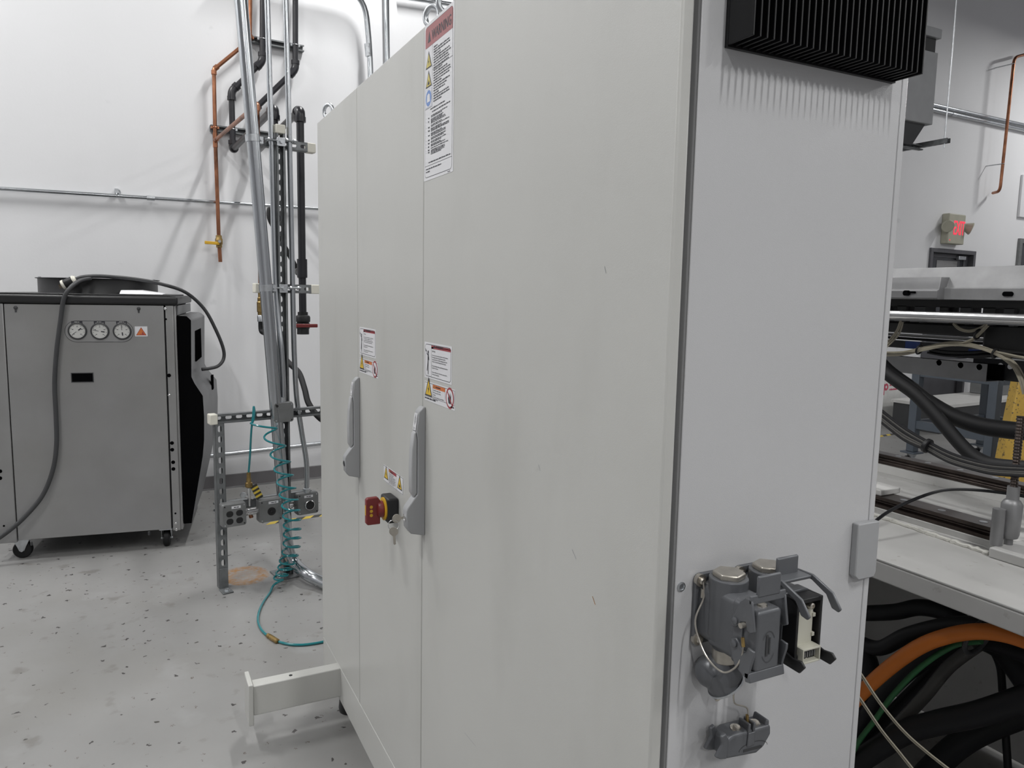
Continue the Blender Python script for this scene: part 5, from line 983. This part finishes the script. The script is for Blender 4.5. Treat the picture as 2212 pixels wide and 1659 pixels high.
# ================================================================== CABLES under the bed
def low(lab, pts, r, m, x=1.78, n=12): return one('cable', MB().tube(cr([atX(p[0], p[1], p[2] if len(p) > 2 else x) for p in pts], 8), r, n), m, lab, 'cable')
low('thick orange cable arching under the machine bed', [(1800, 1600), (1830, 1535), (1870, 1488), (1930, 1435), (1990, 1395), (2050, 1373), (2110, 1364), (2170, 1370), (2240, 1392)], .0185, 'orange', 1.70)
low('green cable running just above the orange cable', [(1800, 1590), (1850, 1498), (1890, 1458), (1950, 1418), (2000, 1395), (2060, 1372)], .007, 'cgreen', 1.735)
low('thin green cable curving below the orange cable', [(1820, 1680), (1850, 1610), (1890, 1555), (1930, 1500), (1990, 1440), (2060, 1395), (2120, 1385)], .007, 'cgreen', 1.75)
blk = [([(1850, 1385), (1900, 1400), (1960, 1372), (2040, 1352), (2120, 1350), (2240, 1368)], .020, 'black cable arching highest above the orange cable'),
       ([(1820, 1650), (1860, 1570), (1910, 1500), (1980, 1435), (2060, 1395), (2120, 1382), (2240, 1420)], .024, 'thick black cable directly under the orange cable'),
       ([(1830, 1680), (1880, 1600), (1930, 1540), (1990, 1480), (2050, 1420), (2110, 1390)], .020, 'black cable in the middle of the drooping bundle'),
       ([(1845, 1672), (1890, 1620), (1945, 1560), (2000, 1500), (2050, 1440), (2110, 1395)], .016, 'lighter grey-black cable along the lower edge of the drooping bundle'),
       ([(1800, 1690), (1850, 1650), (1905, 1612), (1960, 1580), (2030, 1560), (2120, 1540), (2240, 1500)], .030, 'thick black hose rising gently to the right near the floor'),
       ([(1960, 1720), (2010, 1665), (2070, 1610), (2140, 1570), (2240, 1530)], .034, 'thickest black hose crossing the lower right corner'),
       ([(2108, 1380), (2140, 1400), (2160, 1440), (2166, 1500), (2172, 1580), (2180, 1700)], .010, 'thin black cable hanging straight down under the bed'),
       ([(2110, 1375), (2160, 1400), (2200, 1450), (2240, 1510)], .030, 'thick black cable falling away to the right under the bed'),
       ([(1850, 1325), (1930, 1322), (1990, 1312), (2060, 1330), (2110, 1375)], .024, 'black cable tucked high under the bed edge'),
       ([(1862, 1400), (1880, 1440), (1878, 1500), (1860, 1560), (1840, 1640)], .026, 'black cable hanging close beside the cabinet flank')]
for i, (p, r, lab) in enumerate(blk): low(lab, p, r, 'cgrey' if 'lighter' in lab else 'cblack', (1.76, 1.87, 1.93, 1.82, 1.78, 1.98, 2.06, 1.99, 2.02, 1.92)[i])
for i, p in enumerate(([(1840, 1430), (1860, 1460), (1900, 1520), (1950, 1580), (2000, 1625), (2060, 1672)], [(1830, 1475), (1856, 1510), (1900, 1575), (1940, 1625), (1980, 1675)])):
    for s_ in (0, 1): one('wire', MB().tube(cr([atX(px+s_*3.0, py-s_*1.5, 1.48) for px, py in p], 7), .0019, 8), 'cbeige', ('upper' if i == 0 else 'lower')+' pair of thin beige wires slanting across the dark cables, '+('left' if s_ == 0 else 'right')+' strand', 'wire')
q_ = atX(2113, 1375, 1.76); mb = MB(); mb.torus(q_, (0, 1, .25), .046, .006, 24, 8); one('cable_tie', mb, 'charcoal', 'dark strap around the orange and black cables', 'cable tie')
# ================================================================== TABLE behind the machine
fl_l, fl_r = atZ(1967, 1008), atZ(2131, 1047); ez = V((0, 0, 1)); ed = (fl_l-fl_r); WT = ed.length; ed.normalize(); eo = V((ed.y, -ed.x, 0)); DT = 1.0
tb = thing('work_table', (fl_l+fl_r)/2+eo*DT/2, 'blue-grey steel table on casters beyond the machine bed', 'table')
HT = .98; leg = .075
cs4 = [fl_r+ed*a+eo*b for a in (0, WT) for b in (0, DT)]
for c in cs4:
    lg = MB(); lg.box((c.x-leg/2, c.y-leg/2, .145), (c.x+leg/2, c.y+leg/2, HT-.05)); lo = lg.build('leg', 'bluegrey', tb, bevel=.006)
    MB().box((c.x-.07, c.y-.07, .130), (c.x+.07, c.y+.07, .145)).build('caster_plate', 'bluegrey', lo, bevel=.002)
    mb = MB(); mb.lathe((c.x-.025, c.y+.02, .05), (.3, 1, 0), [(.02, -.022), (.05, -.018), (.05, .018), (.02, .022)], 20); mb.build('caster_wheel', 'rubber', lo); mb = MB(); mb.lathe((c.x, c.y, .085), (0, 0, 1), [(.02, 0), (.035, .015), (.045, .045)], 16); mb.bar((c.x-.03, c.y-.02, .055), (c.x, c.y-.02, .10), .01, .05); mb.build('caster_fork', 'steel', lo)
for z_ in (.40, HT-.09):
    for a, b in ((0, 1), (2, 3), (0, 2), (1, 3)):
        MB().bar(cs4[a]+ez*z_, cs4[b]+ez*z_, .055, .075 if z_ < .5 else .10).build('stretcher' if z_ < .5 else 'top_rail', 'bluegrey', tb, bevel=.003)
mb = MB(); q0, q1, q2, q3 = (cs4[0]-ed*.08-eo*.08, cs4[2]+ed*.08-eo*.08, cs4[3]+ed*.08+eo*.08, cs4[1]-ed*.08+eo*.08)
mb.add([v+ez*z_ for z_ in (HT-.05, HT) for v in (q0, q1, q2, q3)], [(0, 1, 2, 3), (4, 5, 6, 7), (0, 1, 5, 4), (1, 2, 6, 5), (2, 3, 7, 6), (3, 0, 4, 7)]); mb.build('table_top', 'charcoal', tb)
# yellow guard post
yp = atZ(2190, 1068); mb = MB(); dR = V((.45, -.9, 0)).normalized()
L0 = atZ(2151, 1068); mb = MB(); wv = (atZ(2250, 1072)-L0); dpt = V((wv.y, -wv.x, 0)).normalized()*.12; dpt = dpt if dpt.dot(L0) > 0 else -dpt
t_ = [L0, L0+wv, L0+wv+dpt, L0+dpt]; up2_ = [p+wv*(.30 if i in (0, 3) else -.05)+ez*1.05 for i, p in enumerate(t_)]
yo = thing('guard_post', L0+wv*.5, 'chipped yellow steel guard post behind the machine bed', 'post'); mb.add(t_+up2_, [(0, 1, 2, 3), (4, 5, 6, 7), (0, 1, 5, 4), (1, 2, 6, 5), (2, 3, 7, 6), (3, 0, 4, 7)]); mb.build('post_body', 'ypaint', yo, bevel=.01)

# white bin with printed mark, black tray, low platform, grey crate by the wall
a = wall(1890, 900, .32); b = wall(1941, 893, .32); bx0 = onwall(a.x, 0, .32); bx1 = onwall(b.x, 0, .32); bn = thing('bin', (bx0+bx1)/2, 'white bin with a small red printed mark beside the cabinet edge', 'bin')
hb_ = wall(1935, 828, .32).z+.25; u0, u1 = (WFi @ bx0).x, (WFi @ bx1).x; MB(WF).box((u0, 0, .02), (u1, hb_, .32)).build('bin_body', 'wbox', bn, bevel=.01)
lg_ = MB(WF); q_ = WFi @ wall(1911, 838, .321); P = Print(lg_, frame((q_.x, q_.y, .321), (1, 0, 0), (0, 1, 0), (0, 0, 1)), .0008); P.disc(.03, .01, .045, 0, 1, 16); P.disc(.03, .01, .018, 1, 2, 12); P.rect(-.02, -.09, .0, .04, 0, 1); P.disc(-.03, .03, .03, 0, 1, 12); P.words(.10, .28, .02, .02, 0, 1, 3); P.words(.10, .26, -.035, .02, 0, 1, 4); lg_.build('printed_mark', ['pink', 'wbox'], bn)
tq = wall(1959, 880, .25); c_ = onwall(tq.x, 0, .25); mb = MB(); mb.lathe(c_, (0, 0, 1), [(.10, 0), (.17, .01), (.18, .05), (.165, .09), (.15, .075), (.12, .06), (0, .06)], 28); one('tray', mb, 'black', 'round black tray on the floor next to the white bin', 'tray')
pq0, pq1 = WFi @ wall(2024, 880, 1.05), WFi @ wall(2108, 876, 1.05); pf = thing('platform', WF @ V(((pq0.x+pq1.x)/2+.3, 0, .6)), 'low dark platform with a pale top seen beyond the table', 'platform'); MB(WF).box((pq0.x, 0, .52), (pq1.x+1.4, .30, 1.1)).build('platform_base', 'charcoal', pf); MB(WF).box((pq0.x-.02, .30, .50), (pq1.x+1.42, .335, 1.12)).build('platform_top', 'bed', pf)
cq0, cq1 = WFi @ wall(2060, 850, .35), WFi @ wall(2096, 850, .35); one('crate', MB(WF).box((cq0.x, .336, .55), (cq1.x+.5, .78, .90)).box((cq0.x-.01, .74, .545), (cq1.x+.51, .80, .905)), 'boxgrey', 'grey crate standing on the low platform by the wall', 'crate', bevel=.01)
floor_tape(atZ(1880, 946), atZ(2030, 921), .055, 20, 'black and yellow striped tape on the floor left of the table legs'); floor_tape(atZ(1905, 893.5), atZ(2035, 916), .05, 2, 'plain pale yellow tape line on the floor by the white bin', ('tape_y', 'tape_y'))
# ================================================================== HEATER HANGING ABOVE
HY = 4.5; a = atY(2040, 66, HY); b = atY(2006, 268, HY); hx1, hz1, hz0 = (a.x+b.x)/2, a.z, b.z; hx0 = hx1-.75
ht = thing('unit_heater', ((hx0+hx1)/2, HY+.35, hz0), 'grey unit heater hanging on rods near the back wall', 'heater')
MB().box((hx0, HY, hz0), (hx1, HY+.7, hz1-.20)).build('heater_case', 'hvac', ht, bevel=.006); MB().box((hx0, HY+.02, hz1-.20), (hx1-.02, HY+.68, hz1-.08)).build('dark_band', 'black', ht); MB().box((hx0-.01, HY-.01, hz1-.08), (hx1+.015, HY+.71, hz1)).build('top_hood', 'hvac', ht, bevel=.006)
mb = MB(); mb.add([(hx0, HY+.03, hz0), (hx1-.06, HY+.03, hz0), (hx1-.06, HY+.67, hz0), (hx0, HY+.67, hz0), (hx0, HY+.10, hz0-.17), (hx1-.12, HY+.10, hz0-.17), (hx1-.12, HY+.6, hz0-.17), (hx0, HY+.6, hz0-.17)], [(0, 1, 2, 3), (4, 5, 6, 7), (0, 1, 5, 4), (1, 2, 6, 5), (2, 3, 7, 6), (3, 0, 4, 7)]); mb.build('lower_hood', 'charcoal', ht)
e_ = atY(2045, 304, HY-.1); mb = MB(); strut(mb, (e_.x, HY-.12, e_.z+.02), (e_.x, HY+.85, e_.z+.02), (0, 0, 1)); mb.build('trapeze_channel', 'strut', ht); mb = MB(); strut(mb, (hx0-.1, HY+.12, hz0-.172), (e_.x, HY+.12, hz0-.172), (0, -1, 0)); mb.build('trapeze_channel', 'strut', ht)
for y_ in (HY-.08, HY+.8): MB().cyl((e_.x, y_, e_.z-.06), (e_.x, y_, CEIL), .006, n=8).build('hanger_rod', 'steel', ht)
# ================================================================== RIGHT WALL FITTINGS
conduit('wall_conduit', [wall(1940, 208, .05), wall(2028, 229, .05), wall(2212, 270, .05), wall(2300, 290, .05)], .023, 'upper of two parallel steel conduits on the far wall right of the heater'); conduit('wall_conduit', [wall(1940, 219, .05), wall(2026, 239, .05), wall(2212, 280, .05), wall(2300, 300, .05)], .021, 'lower of two parallel steel conduits on the far wall right of the heater', [(wall(2056, 246, .05), wall(2064, 248, .05))])
cpw = [wall(2235, 112, .22), wall(2191, 124, .22), wall(2160, 413, .22), wall(2145, 417, .06)]
t = thing('copper_pipe', cpw[2], 'thin copper pipe on standoffs on the far wall at the right edge', 'pipe'); MB().tube(bend(cpw, .09, 6), .020, 12).build('pipe_run', 'copper', t)
for px, py in ((2187.5, 138), (2166, 354)): q_ = wall(px, py, .22); w_ = q_-WN*.22; mb = MB(); mb.cyl(w_, q_, .008, n=8); mb.torus(q_, (0, 0, 1), .022, .005, 14, 6); mb.build('standoff', 'steel', t)
a, b = wl(2203, 400), wl(2206, 470); one('wall_panel', MB(WF).box((a[0], b[1], .0), (a[0]+.6, a[1]+.15, .035)), 'white', 'pale flat panel on the far wall above the window frame', 'panel', bevel=.006)
# exit sign
c_ = WFi @ wall(2067, 495, .10); ex = thing('exit_sign', WF @ V((c_.x, c_.y-.18, .05)), 'exit sign with red letters and two emergency lamps above the far door', 'sign')
SA = math.radians(0); sw, shh = .20, .20
sb = MB(WF); sb.box((c_.x-sw, c_.y-shh, .0), (c_.x+sw, c_.y+shh, .10)); so_ = sb.build('sign_case', 'exitc', ex, bevel=.012)
tm = MB(WF); P = Print(tm, frame((c_.x+.045, c_.y-.075, .1005), (1, 0, 0), (0, 1, 0), (0, 0, 1)), .0015); P.text('EXIT', 0, 0, .27, 0, 1, width=.27, center=True, bold=.006); tm.build('exit_letters', 'exit', ex)
for s_ in (-1, 1):
    lc = V((c_.x+s_*(sw+.045), c_.y+.04, .09)); mb = MB(WF); mb.lathe(lc, (s_*.55, -.35, .75), [(.03, -.06), (.05, -.02), (.085, .06), (.075, .07), (0, .07)], 20); mb.cyl((c_.x+s_*sw, c_.y+.04, .06), lc, .02, n=10); mb.build('lamp_head', 'exitc', ex)
MB(WF).lathe((c_.x-sw+.05, c_.y-shh+.05, .10), (0, 0, 1), [(.008, 0), (.008, .004), (0, .004)], 10).build('status_light', 'exit', ex)
